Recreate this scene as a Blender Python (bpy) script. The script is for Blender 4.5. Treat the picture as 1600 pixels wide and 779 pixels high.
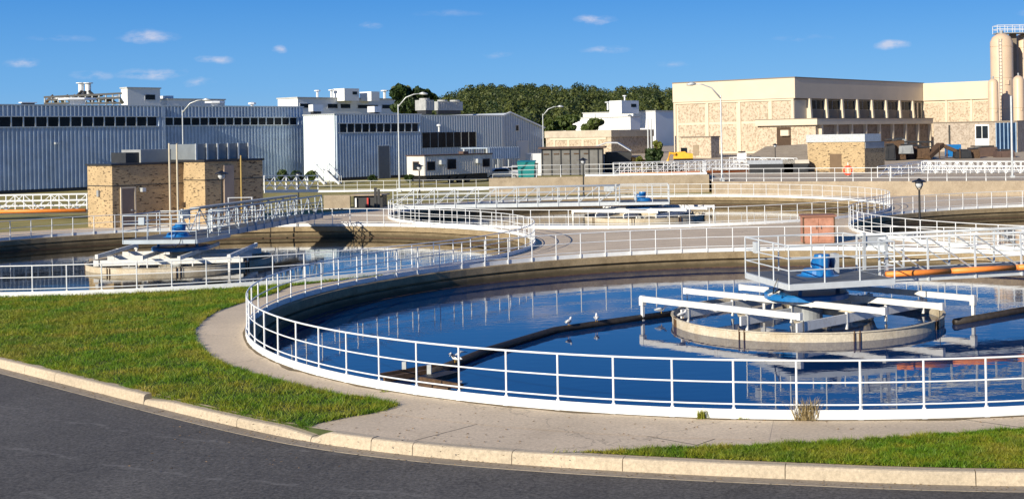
import bpy, bmesh, math, random
import numpy as np
from mathutils import Vector, Matrix, noise
from mathutils.geometry import delaunay_2d_cdt, tessellate_polygon
random.seed(7); rng = np.random.default_rng(7)
PI = math.pi
R_ = math.radians
for o in list(bpy.data.objects): bpy.data.objects.remove(o)
scn = bpy.context.scene
COL = scn.collection

# ------------------------------------------------------------------ camera, sky, sun, exposure
F, CX, HY, RO, CH = 1960.0, 1025.0, 210.0, -0.017, 5.2     # focal length in photo pixels, axis pixel, roll, eye height above the deck
cam = bpy.data.cameras.new('camera'); camo = bpy.data.objects.new('camera', cam); COL.objects.link(camo)
cam.sensor_fit = 'HORIZONTAL'; cam.sensor_width = 36.0; cam.lens = F / 1600 * 36
cam.shift_x = (800 - CX) / 1600; cam.shift_y = -(389.5 - HY) / 1600
cam.clip_start = 0.5; cam.clip_end = 12000
camo.matrix_world = Matrix.Translation((0, 0, CH)) @ Matrix.Rotation(PI/2, 4, 'X') @ Matrix.Rotation(RO, 4, 'Z')
scn.camera = camo

SUN_DIR = Vector((-0.59, -0.807, 0)).normalized()
SUN_EL = R_(21)
sun_vec = Vector((SUN_DIR.x*math.cos(SUN_EL), SUN_DIR.y*math.cos(SUN_EL), math.sin(SUN_EL)))
sl = bpy.data.lights.new('sun', 'SUN'); sl.energy = 5.0; sl.angle = R_(0.5); sl.color = (1.0, 0.90, 0.71)
so = bpy.data.objects.new('sun', sl); COL.objects.link(so)
so.rotation_euler = sun_vec.to_track_quat('Z', 'Y').to_euler(); so.location = (-60, -60, 60)

world = bpy.data.worlds.new('World'); scn.world = world; world.use_nodes = True
wn, wl = world.node_tree.nodes, world.node_tree.links
wn.clear()
wout = wn.new('ShaderNodeOutputWorld'); bg = wn.new('ShaderNodeBackground'); wl.new(bg.outputs[0], wout.inputs[0])
sky = wn.new('ShaderNodeTexSky'); sky.sky_type = 'NISHITA'; sky.sun_disc = False
sky.sun_elevation = SUN_EL; sky.sun_rotation = math.atan2(SUN_DIR.x, SUN_DIR.y)
sky.air_density = 1.0; sky.dust_density = 0.25; sky.ozone_density = 3.0; sky.altitude = 200
hs = wn.new('ShaderNodeHueSaturation'); hs.inputs['Saturation'].default_value = 1.22; hs.inputs['Value'].default_value = 1.0
tint = wn.new('ShaderNodeMix'); tint.data_type = 'RGBA'; tint.blend_type = 'MULTIPLY'; tint.inputs[0].default_value = 1.0
tint.inputs[7].default_value = (0.86, 0.98, 1.12, 1)
wl.new(sky.outputs[0], hs.inputs['Color']); wl.new(hs.outputs[0], tint.inputs[6])
# small fair-weather clouds far off, by compass direction and height above the horizon
tc = wn.new('ShaderNodeTexCoord'); sx = wn.new('ShaderNodeSeparateXYZ'); wl.new(tc.outputs['Generated'], sx.inputs[0])
def wm(op, a, b=None, clamp=False):
    n = wn.new('ShaderNodeMath'); n.operation = op; n.use_clamp = clamp
    for i, v in enumerate((a, b)):
        if v is None: continue
        if isinstance(v, (int, float)): n.inputs[i].default_value = v
        else: wl.new(v, n.inputs[i])
    return n.outputs[0]
ysafe = wm('MAXIMUM', sx.outputs['Y'], 0.02)
az = wm('DIVIDE', sx.outputs['X'], ysafe); el = wm('DIVIDE', sx.outputs['Z'], ysafe)
cv = wn.new('ShaderNodeCombineXYZ'); wl.new(az, cv.inputs[0]); wl.new(el, cv.inputs[1])
cn = wn.new('ShaderNodeTexNoise'); cn.inputs['Scale'].default_value = 55; cn.inputs['Detail'].default_value = 6; cn.inputs['Roughness'].default_value = 0.62
mp = wn.new('ShaderNodeMapping'); mp.inputs['Scale'].default_value = (0.7, 1.7, 1); wl.new(cv.outputs[0], mp.inputs[0]); wl.new(mp.outputs[0], cn.inputs['Vector'])
acc = None
CL = [(235,58,44,12,1), (35,99,40,8,.8), (240,114,62,11,.9), (345,93,34,7,.8), (150,118,40,9,.6), (310,130,26,9,.7), (437,79,13,8,.9), (580,41,22,6,.5), (933,30,38,9,.95),
      (950,77,46,7,.7), (1395,70,24,9,1), (1050,100,30,6,.4), (780,84,30,5,.4), (1250,60,50,6,.25), (100,60,60,6,.25), (700,20,70,6,.2),
      (860,-60,160,22,.9), (1500,-90,200,24,.9), (1750,-30,90,14,.9), (1650,20,60,9,.8), (300,-110,240,26,.7)]
dn_ = wn.new('ShaderNodeTexNoise'); dn_.inputs['Scale'].default_value = 38; dn_.inputs['Detail'].default_value = 5; wl.new(cv.outputs[0], dn_.inputs['Vector'])
ds_ = wn.new('ShaderNodeVectorMath'); ds_.operation = 'MULTIPLY_ADD'; ds_.inputs[1].default_value = (.030, .010, 0); wl.new(dn_.outputs['Color'], ds_.inputs[0]); wl.new(cv.outputs[0], ds_.inputs[2])
d2_ = wn.new('ShaderNodeVectorMath'); d2_.operation = 'SUBTRACT'; d2_.inputs[1].default_value = (.015, .005, 0); wl.new(ds_.outputs[0], d2_.inputs[0])
for (px, py, w, h, s) in CL:
    a0 = (px-CX)/F; e0 = -((py-HY) + .017*(px-CX))/F
    sb = wn.new('ShaderNodeVectorMath'); sb.operation = 'SUBTRACT'; wl.new(d2_.outputs[0], sb.inputs[0]); sb.inputs[1].default_value = (a0, e0, 0)
    ml = wn.new('ShaderNodeVectorMath'); ml.operation = 'MULTIPLY'; wl.new(sb.outputs[0], ml.inputs[0]); ml.inputs[1].default_value = (F/w, F/h, 0)
    ln = wn.new('ShaderNodeVectorMath'); ln.operation = 'LENGTH'; wl.new(ml.outputs[0], ln.inputs[0])
    m = wm('MULTIPLY', wm('SUBTRACT', 1.0, ln.outputs['Value'], True), s*1.7)
    acc = m if acc is None else wm('MAXIMUM', acc, m)
cl = wm('MULTIPLY', acc, wm('MULTIPLY', wm('SUBTRACT', cn.outputs['Fac'], 0.40, True), 3.8, True), True)
cl = wm('MULTIPLY', cl, wm('GREATER_THAN', sx.outputs['Y'], 0.05))
cl = wm('MULTIPLY', cl, 0.62)
# clear dry-air blue, deeper overhead than the sky model alone gives
sr = wn.new('ShaderNodeValToRGB'); es = sr.color_ramp.elements
for _ in range(3): es.new(.5)
for e_, (p_, c_) in zip(es, ((0, (.190,.47,.83)), (.04, (.110,.385,.83)), (.11, (.038,.255,.72)), (.30, (.012,.125,.48)), (1, (.005,.035,.15)))): e_.position = p_; e_.color = (*c_, 1)
wl.new(sx.outputs['Z'], sr.inputs[0])
sk = wn.new('ShaderNodeVectorMath'); sk.operation = 'SCALE'; sk.inputs[3].default_value = 9.6; wl.new(sr.outputs[0], sk.inputs[0])
sm = wn.new('ShaderNodeMix'); sm.data_type = 'RGBA'; sm.inputs[0].default_value = .8; wl.new(tint.outputs[2], sm.inputs[6]); wl.new(sk.outputs[0], sm.inputs[7])
cm = wn.new('ShaderNodeMix'); cm.data_type = 'RGBA'; wl.new(cl, cm.inputs[0]); wl.new(sm.outputs[2], cm.inputs[6]); cm.inputs[7].default_value = (7.2, 7.0, 7.8, 1)
wl.new(cm.outputs[2], bg.inputs[0]); bg.inputs[1].default_value = 0.08

scn.render.engine = 'CYCLES'
scn.view_settings.view_transform = 'Standard'; scn.view_settings.look = 'None'
scn.view_settings.exposure = 0.42; scn.view_settings.gamma = 1.0
scn.cycles.max_bounces = 6; scn.cycles.use_denoising = True
scn.render.resolution_x = 1024; scn.render.resolution_y = 498

# ------------------------------------------------------------------ placing helpers
_c, _s = math.cos(RO), math.sin(RO)
def ray(px, py):
    u = px - CX; v = py - HY
    return (_c*u + _s*v)/F, (-_s*u + _c*v)/F
def G(px, py, z=0.0):                     # where the sight line meets the level z
    a, b = ray(px, py); Y = (CH - z)/b; return Vector((a*Y, Y, z))
def AT(px, py, Y):
    a, b = ray(px, py); return Vector((a*Y, Y, CH - b*Y))
E1 = Vector((math.cos(R_(51.5)), math.sin(R_(51.5)), 0)); E2 = Vector((-E1.y, E1.x, 0)); UP = Vector((0, 0, 1))
def reach(P, e, px, py=215):              # how far from P along e the column px is crossed
    a = ray(px, py)[0]; return (a*P.y - P.x)/(e.x - a*e.y)

# ------------------------------------------------------------------ mesh builder
W = {}
class MB:
    def __init__(s): s.v = []; s.f = []
    def add(s, vs, fs):
        n = len(s.v); s.v += [tuple(v) for v in vs]; s.f += [tuple(i+n for i in f) for f in fs]; return s
    def obox(s, p, ax, ay, az):           # box from a corner and three edge vectors
        p = Vector(p); ax, ay, az = Vector(ax), Vector(ay), Vector(az)
        vs = [p, p+ax, p+ax+ay, p+ay, p+az, p+ax+az, p+ax+ay+az, p+ay+az]
        fs = [(0,3,2,1),(4,5,6,7),(0,1,5,4),(1,2,6,5),(2,3,7,6),(3,0,4,7)]
        if ax.cross(ay).dot(az) < 0: fs = [f[::-1] for f in fs]
        return s.add(vs, fs)
    def box(s, c, d, rz=0):
        ax = Vector((math.cos(rz), math.sin(rz), 0))*d[0]; ay = Vector((-math.sin(rz), math.cos(rz), 0))*d[1]; az = Vector((0,0,d[2]))
        return s.obox(Vector(c)-ax/2-ay/2-az/2, ax, ay, az)
    def bar(s, a, b, w, h):               # rectangular bar, h up
        a, b = Vector(a), Vector(b); d = b-a
        side = d.cross(UP)
        if side.length < 1e-6: side = Vector((1,0,0))
        side.normalize(); up = side.cross(d).normalized()
        return s.obox(a-side*w/2-up*h/2, d, side*w, up*h)
    def tube(s, pts, r, n=6, closed=False, caps=True):
        pts = [Vector(p) for p in pts]; m = len(pts); vs = []; rr = r if isinstance(r, (list, tuple)) else [r]*m
        for i, p in enumerate(pts):
            if closed: t = pts[(i+1) % m]-pts[i-1]
            else: t = pts[min(i+1, m-1)]-pts[max(i-1, 0)]
            t.normalize(); ref = UP if abs(t.z) < 0.95 else Vector((1,0,0))
            a = t.cross(ref).normalized(); b = a.cross(t).normalized()
            for k in range(n):
                an = 2*PI*k/n; vs.append(p + (a*math.cos(an)+b*math.sin(an))*rr[i])
        fs = []
        for i in range(m if closed else m-1):
            j = (i+1) % m
            for k in range(n):
                l = (k+1) % n; fs.append((i*n+k, i*n+l, j*n+l, j*n+k))
        if caps and not closed: fs += [tuple(range(n))[::-1], tuple((m-1)*n+k for k in range(n))]
        return s.add(vs, fs)
    def lathe(s, c, prof, n=24, a0=0, a1=2*PI, caps=False):
        full = abs(a1-a0-2*PI) < 1e-6; m = n if full else n+1; vs = []; c = Vector(c)
        for i in range(m):
            an = a0+(a1-a0)*i/n
            for r, z in prof: vs.append((c.x+r*math.cos(an), c.y+r*math.sin(an), c.z+z))
        k = len(prof); fs = []
        for i in range(n):
            j = (i+1) % m
            for q in range(k-1): fs.append((i*k+q, j*k+q, j*k+q+1, i*k+q+1))
        return s.add(vs, fs)
    def prism(s, poly, d):                # poly: list of points, extruded by d
        n = len(poly); P = [Vector(p) for p in poly]; d = Vector(d)
        fs = [tuple(range(n))[::-1], tuple(range(n, 2*n))] + [(i, (i+1) % n, (i+1) % n+n, i+n) for i in range(n)]
        return s.add(P+[p+d for p in P], fs)
    def mesh(s, name, mat, smooth=False, off=(0,0,0)):
        me = bpy.data.meshes.new(name); o = Vector(off)
        me.from_pydata([(v[0]-o.x, v[1]-o.y, v[2]-o.z) for v in s.v], [], s.f)
        if mat: me.materials.append(mat)
        if smooth: me.polygons.foreach_set('use_smooth', [True]*len(me.polygons))
        me.update(); return me
    def build(s, name, mat, parent=None, smooth=False):
        if parent is not None: off = W.get(parent, Vector((0,0,0)))
        else:
            a = np.array(s.v); off = Vector(((a[:,0].min()+a[:,0].max())/2, (a[:,1].min()+a[:,1].max())/2, a[:,2].min()))
        me = s.mesh(name, mat, smooth, off); o = bpy.data.objects.new(name, me); COL.objects.link(o)
        if parent is not None: o.parent = parent; W[o] = off      # children keep the thing's own origin
        else: o.location = off; W[o] = off
        return o
def fixn(o):
    bm = bmesh.new(); bm.from_mesh(o.data); bmesh.ops.recalc_face_normals(bm, faces=bm.faces); bm.to_mesh(o.data); bm.free(); return o
def tag(o, label=None, cat=None, group=None, kind=None):
    if label: o['label'] = label
    if cat: o['category'] = cat
    if group: o['group'] = group
    if kind: o['kind'] = kind
    return o
def thing(name, label, cat, loc=(0,0,0), group=None, rz=0):
    o = bpy.data.objects.new(name, None); COL.objects.link(o); o.location = loc; o.rotation_euler = (0,0,rz); o.empty_display_size = .2
    W[o] = Vector(loc); return tag(o, label, cat, group)
def copy_tree(o, parent=None):
    c = o.copy(); COL.objects.link(c); c.parent = parent
    for ch in list(o.children): copy_tree(ch, c)
    return c
def place(o, loc, rz=0, s=1.0):
    o.location = loc; o.rotation_euler = (0,0,rz); o.scale = (s, s, s); return o

# ------------------------------------------------------------------ materials
def nodes(name):
    m = bpy.data.materials.new(name); m.use_nodes = True; nt = m.node_tree; return m, nt, nt.nodes['Principled BSDF']
def nz(nt, scale, detail=5, rough=.6, vec=None, sc=None):
    n = nt.nodes.new('ShaderNodeTexNoise'); n.inputs['Scale'].default_value = scale; n.inputs['Detail'].default_value = detail; n.inputs['Roughness'].default_value = rough
    g = nt.nodes.new('ShaderNodeNewGeometry'); src = g.outputs['Position']
    if sc:
        mpp = nt.nodes.new('ShaderNodeMapping'); mpp.inputs['Scale'].default_value = sc; nt.links.new(src, mpp.inputs[0]); src = mpp.outputs[0]
    nt.links.new(src, n.inputs['Vector']); return n
def ramp(nt, src, stops):
    r = nt.nodes.new('ShaderNodeValToRGB'); e = r.color_ramp.elements
    while len(e) < len(stops): e.new(.5)
    for i, (p, c) in enumerate(stops):
        e[i].position = p; e[i].color = (c[0], c[1], c[2], 1) if not isinstance(c, (int, float)) else (c, c, c, 1)
    nt.links.new(src, r.inputs[0]); return r
def mix(nt, f, a, b, mode='MIX'):
    m = nt.nodes.new('ShaderNodeMix'); m.data_type = 'RGBA'; m.blend_type = mode
    for i, v in ((0, f), (6, a), (7, b)):
        if isinstance(v, (int, float)): m.inputs[i].default_value = v
        elif isinstance(v, (tuple, list)): m.inputs[i].default_value = (*v[:3], 1)
        else: nt.links.new(v, m.inputs[i])
    return m.outputs[2]
def bump(nt, b, src, strength=.3, dist=.02):
    n = nt.nodes.new('ShaderNodeBump'); n.inputs['Strength'].default_value = strength; n.inputs['Distance'].default_value = dist
    nt.links.new(src, n.inputs['Height']); nt.links.new(n.outputs[0], b.inputs['Normal'])
def mk(name, c, rough=.6, metal=0, var=.12, scale=1.5, bs=0, bscale=30, stain=None, stain_amt=.45, spec=.5, sc=None):
    m, nt, b = nodes(name)
    b.inputs['Roughness'].default_value = rough; b.inputs['Metallic'].default_value = metal; b.inputs['Specular IOR Level'].default_value = spec
    n = nz(nt, scale, sc=sc)
    lo = tuple(x*(1-var) for x in c); hi = tuple(min(x*(1+var), .95) for x in c)
    out = ramp(nt, n.outputs['Fac'], [(.3, lo), (.7, hi)]).outputs[0]
    if stain:
        n2 = nz(nt, scale*2.3, 8, .7); f = ramp(nt, n2.outputs['Fac'], [(stain_amt, 0), (stain_amt+.18, 1)])
        inv = nt.nodes.new('ShaderNodeMath'); inv.operation = 'MULTIPLY'; inv.inputs[1].default_value = .75; nt.links.new(f.outputs[0], inv.inputs[0])
        out = mix(nt, inv.outputs[0], out, stain)
    nt.links.new(out, b.inputs['Base Color'])
    if 'glass' in name and 'lamp' not in name: b.inputs['IOR'].default_value = 1.22
    if bs:
        n3 = nz(nt, bscale, 6); bump(nt, b, n3.outputs['Fac'], bs, .02)
    return m
white = mk('white_paint', (.72,.745,.775), .40, var=.07, scale=4, stain=(.50,.44,.36), stain_amt=.62)
white2 = mk('white_beam_paint', (.70,.705,.70), .5, var=.08, scale=3, stain=(.46,.38,.27), stain_amt=.54)
galv = mk('galvanised_steel', (.55,.58,.60), .42, .35, var=.15, scale=6)
grey_metal = mk('grey_painted_metal', (.30,.32,.34), .5, .1, var=.15)
dark_metal = mk('dark_metal', (.035,.036,.04), .45, .2, var=.2)
black = mk('black_paint', (.012,.012,.013), .4, var=.1)
rust = mk('rusty_steel', (.10,.058,.032), .8, .1, var=.35, scale=5, stain=(.04,.025,.018), stain_amt=.5)
darkpipe = mk('tarred_pipe', (.030,.024,.020), .6, var=.4, scale=6, stain=(.16,.12,.085), stain_amt=.62)
blue = mk('blue_paint', (.012,.15,.42), .35, var=.12, scale=4)
orange = mk('orange_pipe_coating', (.90,.26,.045), .5, var=.1, scale=5)
red = mk('red_paint', (.5,.04,.03), .5, var=.15)
teal = mk('teal_plastic', (.01,.20,.21), .4, var=.1)
yellow = mk('yellow_paint', (.80,.42,.03), .5, var=.15)
glass = mk('dark_window_glass', (.014,.019,.026), .18, var=.6, scale=.6, spec=.35)
lampglass = mk('lamp_globe', (.55,.58,.62), .15, var=.05)
tan = mk('tan_precast', (.60,.525,.41), .75, var=.06, scale=.5, bs=.1)
tan_shade = mk('brown_fascia', (.20,.165,.13), .7, var=.1, scale=.4)
cream = mk('cream_silo_paint', (.60,.45,.32), .45, var=.05, scale=1)
white_wall = mk('white_wall', (.72,.74,.76), .7, var=.05, scale=.2)
offwhite = mk('offwhite_wall', (.62,.64,.68), .7, var=.06, scale=.2)
trailer_m = mk('trailer_siding', (.60,.585,.56), .5, var=.08, scale=1, stain=(.38,.33,.28), stain_amt=.62)
brownroof = mk('brown_trim', (.09,.055,.045), .7, var=.2)
wood = mk('dark_siding', (.16,.16,.16), .75, var=.2, scale=1, stain=(.10,.06,.04), stain_amt=.55)
beigebox = mk('faded_red_panel', (.42,.205,.14), .7, var=.2, scale=3, stain=(.24,.10,.06), stain_amt=.52)
tarp = mk('silver_tarp', (.55,.57,.60), .45, .1, var=.08, scale=2)
bluegrey = mk('blue_grey_cladding', (.385,.475,.60), .42, .15, var=.14, scale=.7, stain=(.29,.34,.40), stain_amt=.56)
bluegrey_light = mk('white_cladding', (.70,.80,.84), .45, .05, var=.04, scale=.3)
roofm = mk('pale_roofing', (.45,.46,.47), .8, var=.1)
bark = mk('bark', (.09,.06,.04), .9, var=.3, scale=5)
grating = mk('floor_grating', (.13,.135,.14), .6, .2, var=.15)
bsteel = mk('pale_grey_bridge_paint', (.56,.60,.64), .4, .1, var=.08, scale=4)
feather = mk('gull_white', (.80,.79,.77), .8, var=.05, scale=20)
featherg = mk('gull_grey', (.38,.40,.43), .8, var=.08, scale=20)
beak = mk('beak_yellow', (.6,.35,.04), .5)

def concrete(name, c, stain, joints=None, bs=.25, amt=.5, dark=(.2,.18,.15), crack=False, wet_and_shade=False):
    m, nt, b = nodes(name); b.inputs['Roughness'].default_value = .88
    n1 = nz(nt, .35, 6, .6); base = ramp(nt, n1.outputs['Fac'], [(.3, tuple(x*.86 for x in c)), (.7, tuple(x*1.08 for x in c))]).outputs[0]
    n2 = nz(nt, 1.1, 8, .72); f = ramp(nt, n2.outputs['Fac'], [(amt, 0), (amt+.22, .6)])
    base = mix(nt, f.outputs[0], base, stain)
    n4 = nz(nt, 9, 6, .75); f4 = ramp(nt, n4.outputs['Fac'], [(.60, 0), (.74, .5)]); base = mix(nt, f4.outputs[0], base, dark)
    n5 = nz(nt, 15, 5, .85); f5 = ramp(nt, n5.outputs['Fac'], [(.36, .76), (.66, 1.18)]); base = mix(nt, 1.0, base, f5.outputs[0], 'MULTIPLY')
    if joints:
        g = nt.nodes.new('ShaderNodeNewGeometry'); mpp = nt.nodes.new('ShaderNodeMapping'); mpp.inputs['Rotation'].default_value = (0,0,R_(-joints[1]))
        nt.links.new(g.outputs['Position'], mpp.inputs[0])
        bt = nt.nodes.new('ShaderNodeTexBrick'); bt.inputs['Scale'].default_value = 1; bt.inputs['Brick Width'].default_value = joints[0]; bt.inputs['Row Height'].default_value = joints[0]
        bt.inputs['Mortar Size'].default_value = .018; bt.offset = 0; bt.inputs['Mortar Smooth'].default_value = .3
        nt.links.new(mpp.outputs[0], bt.inputs['Vector'])
        base = mix(nt, bt.outputs['Fac'], base, (.11,.09,.07))
    if crack:
        n8 = nz(nt, 1.4, 4); vo = nt.nodes.new('ShaderNodeTexVoronoi'); vo.feature = 'DISTANCE_TO_EDGE'; vo.inputs['Scale'].default_value = .14
        g8 = nt.nodes.new('ShaderNodeNewGeometry'); mv = nt.nodes.new('ShaderNodeVectorMath'); mv.operation = 'ADD'; sc8 = nt.nodes.new('ShaderNodeVectorMath'); sc8.operation = 'SCALE'; sc8.inputs[3].default_value = 1.1
        nt.links.new(n8.outputs['Color'], sc8.inputs[0]); nt.links.new(g8.outputs['Position'], mv.inputs[0]); nt.links.new(sc8.outputs[0], mv.inputs[1]); nt.links.new(mv.outputs[0], vo.inputs['Vector'])
        f8 = ramp(nt, vo.outputs['Distance'], [(.0016, .5), (.0038, 0)]); base = mix(nt, f8.outputs[0], base, (.16,.13,.10))
    if wet_and_shade:                                   # algae and damp line above the water, deepened to paint in wall shade
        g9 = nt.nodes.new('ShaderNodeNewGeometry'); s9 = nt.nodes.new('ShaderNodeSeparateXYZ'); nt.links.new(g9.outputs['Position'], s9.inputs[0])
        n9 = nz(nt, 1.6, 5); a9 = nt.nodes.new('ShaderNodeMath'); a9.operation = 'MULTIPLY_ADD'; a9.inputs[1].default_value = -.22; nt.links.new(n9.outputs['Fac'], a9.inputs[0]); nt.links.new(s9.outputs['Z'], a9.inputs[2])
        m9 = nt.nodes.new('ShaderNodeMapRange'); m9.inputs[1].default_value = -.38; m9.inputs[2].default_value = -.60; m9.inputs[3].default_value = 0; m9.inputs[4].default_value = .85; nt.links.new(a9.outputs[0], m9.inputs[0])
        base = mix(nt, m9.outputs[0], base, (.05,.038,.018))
    nt.links.new(base, b.inputs['Base Color'])
    bump(nt, b, n5.outputs['Fac'], bs, .012)
    return m
deck_m = concrete('deck_concrete', (.65,.53,.39), (.49,.39,.275), (4.2, 51.5), crack=True)
walk_m = concrete('path_concrete', (.68,.555,.405), (.53,.42,.29), crack=True)
kerb_m = concrete('kerb_concrete', (.50,.42,.315), (.41,.335,.24), bs=.2, amt=.55)
gutter_m = concrete('gutter_concrete', (.33,.28,.22), (.16,.13,.10), bs=.2)
wall_m = concrete('basin_wall_concrete', (.33,.255,.155), (.15,.105,.055), bs=.35, amt=.42, dark=(.08,.06,.04), wet_and_shade=True)
wallhi_m = concrete('retaining_wall_concrete', (.38,.315,.235), (.22,.17,.12), bs=.3, amt=.46, dark=(.09,.07,.05))
ringm = concrete('scum_ring_coating', (.56,.50,.40), (.36,.26,.13), bs=.15, amt=.46, dark=(.17,.10,.04))
terr_m = concrete('terrace_asphalt', (.47,.385,.285), (.36,.30,.22), bs=.2)

def asphalt():
    m, nt, b = nodes('asphalt'); b.inputs['Roughness'].default_value = .85
    n1 = nz(nt, .5, 6, .6, sc=(1,.35,1)); base = ramp(nt, n1.outputs['Fac'], [(.3, (.066,.061,.057)), (.7, (.108,.101,.093))]).outputs[0]
    n2 = nz(nt, 16, 5, .85); f = ramp(nt, n2.outputs['Fac'], [(.36, .40), (.66, 1.8)]); base = mix(nt, 1.0, base, f.outputs[0], 'MULTIPLY')
    n6 = nz(nt, 20, 5, .7); f6 = ramp(nt, n6.outputs['Fac'], [(.35, .78), (.68, 1.25)]); base = mix(nt, 1.0, base, f6.outputs[0], 'MULTIPLY')
    va = nt.nodes.new('ShaderNodeTexVoronoi'); va.feature = 'DISTANCE_TO_EDGE'; va.inputs['Scale'].default_value = .17; na = nz(nt, 1.8, 5, .7)
    ga = nt.nodes.new('ShaderNodeNewGeometry'); aa = nt.nodes.new('ShaderNodeVectorMath'); aa.operation = 'ADD'; nt.links.new(ga.outputs['Position'], aa.inputs[0]); nt.links.new(na.outputs['Color'], aa.inputs[1]); nt.links.new(aa.outputs[0], va.inputs['Vector'])
    fa = ramp(nt, va.outputs['Distance'], [(.0015, .6), (.004, 0)]); base = mix(nt, fa.outputs[0], base, (.02,.018,.016))
    # worn pale tyre arcs
    g = nt.nodes.new('ShaderNodeNewGeometry'); vm = nt.nodes.new('ShaderNodeVectorMath'); vm.operation = 'SUBTRACT'; vm.inputs[1].default_value = (6.5, 53, 0)
    ml = nt.nodes.new('ShaderNodeVectorMath'); ml.operation = 'MULTIPLY'; ml.inputs[1].default_value = (1,1,0)
    ln = nt.nodes.new('ShaderNodeVectorMath'); ln.operation = 'LENGTH'
    nt.links.new(g.outputs['Position'], vm.inputs[0]); nt.links.new(vm.outputs[0], ml.inputs[0]); nt.links.new(ml.outputs[0], ln.inputs[0])
    n3 = nz(nt, .8, 4); ad = nt.nodes.new('ShaderNodeMath'); ad.operation = 'ADD'; nt.links.new(ln.outputs['Value'], ad.inputs[0]); nt.links.new(n3.outputs['Fac'], ad.inputs[1])
    sub = nt.nodes.new('ShaderNodeMath'); sub.operation = 'PINGPONG'; sub.inputs[1].default_value = .9; nt.links.new(ad.outputs[0], sub.inputs[0])
    rr = ramp(nt, sub.outputs[0], [(0, .9), (.10, 0)]); n7 = nz(nt, 2.2, 6, .7); gate = ramp(nt, n7.outputs['Fac'], [(.46, 0), (.60, .8)])
    mm = nt.nodes.new('ShaderNodeMath'); mm.operation = 'MULTIPLY'; nt.links.new(rr.outputs[0], mm.inputs[0]); nt.links.new(gate.outputs[0], mm.inputs[1])
    base = mix(nt, mm.outputs[0], base, (.20,.19,.18))
    nt.links.new(base, b.inputs['Base Color']); bump(nt, b, n2.outputs['Fac'], .5, .012)
    return m
road_m = asphalt()

def stone(name, c, dark, scale=2.0, thr=.30, sc=(1,1,2.6), amt=.8, var=.12):
    m, nt, b = nodes(name); b.inputs['Roughness'].default_value = .85
    n1 = nz(nt, 1.2, 5); base = ramp(nt, n1.outputs['Fac'], [(.3, tuple(x*(1-var) for x in c)), (.7, tuple(x*(1+var) for x in c))]).outputs[0]
    n2 = nz(nt, scale, 3, .55, sc=sc); f = ramp(nt, n2.outputs['Fac'], [(thr, amt), (thr+.055, 0)])
    n3 = nz(nt, scale*3.5, 4, .6, sc=sc); f3 = ramp(nt, n3.outputs['Fac'], [(.3, .72), (.7, 1.15)])
    base = mix(nt, 1.0, base, f3.outputs[0], 'MULTIPLY'); base = mix(nt, f.outputs[0], base, dark)
    nt.links.new(base, b.inputs['Base Color']); bump(nt, b, n2.outputs['Fac'], .5, .04)
    return m
stone_pump = stone('split_stone', (.46,.34,.195), (.06,.04,.025), 3.3, .37, (1,1,3.6), .95)
stone_agg = stone('exposed_aggregate', (.55,.455,.35), (.24,.18,.12), 3.2, .43, (1,1,1), .6)
stone_dark = stone('exposed_aggregate_old', (.30,.235,.175), (.12,.08,.05), 1.6, .40, (1,1,1), .5)

def water(c=(.001,.026,.105,1)):
    m, nt, b = nodes('water'); b.inputs['Base Color'].default_value = c; b.inputs['Roughness'].default_value = .015; b.inputs['IOR'].default_value = 1.36
    n = nz(nt, 1.3, 3, .5, sc=(1,2.2,1)); n2 = nz(nt, .25, 2); 
    ad = nt.nodes.new('ShaderNodeMath'); ad.operation = 'MULTIPLY'; nt.links.new(n.outputs['Fac'], ad.inputs[0]); nt.links.new(n2.outputs['Fac'], ad.inputs[1])
    bump(nt, b, ad.outputs[0], .06, .09); return m
water_m = water(); water_murky = water((.012,.012,.009,1))

def leafmat(name, a, b_, tr=.25, sc=.35):
    m, nt, b = nodes(name); b.inputs['Roughness'].default_value = .6
    n = nz(nt, sc, 3, .6); r = ramp(nt, n.outputs['Fac'], [(.36, a), (.64, b_)])
    oi = nz(nt, 4*sc/.35, 2); f = ramp(nt, oi.outputs['Fac'], [(.3, .7), (.7, 1.3)])
    c = mix(nt, 1.0, r.outputs[0], f.outputs[0], 'MULTIPLY'); nt.links.new(c, b.inputs['Base Color'])
    t = nt.nodes.new('ShaderNodeBsdfTranslucent'); nt.links.new(c, t.inputs[0])
    mx = nt.nodes.new('ShaderNodeMixShader'); mx.inputs[0].default_value = tr
    nt.links.new(b.outputs[0], mx.inputs[1]); nt.links.new(t.outputs[0], mx.inputs[2]); nt.links.new(mx.outputs[0], nt.nodes['Material Output'].inputs[0])
    return m
leaf_dark = leafmat('leaves_dark', (.020,.045,.010), (.045,.080,.016))
leaf_mid = leafmat('leaves_mid', (.045,.085,.015), (.085,.115,.020))
leaf_yel = leafmat('leaves_yellow', (.12,.15,.02), (.20,.19,.03))
leaf_far = leafmat('leaves_far', (.016,.040,.010), (.115,.135,.028), sc=.11)
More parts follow.
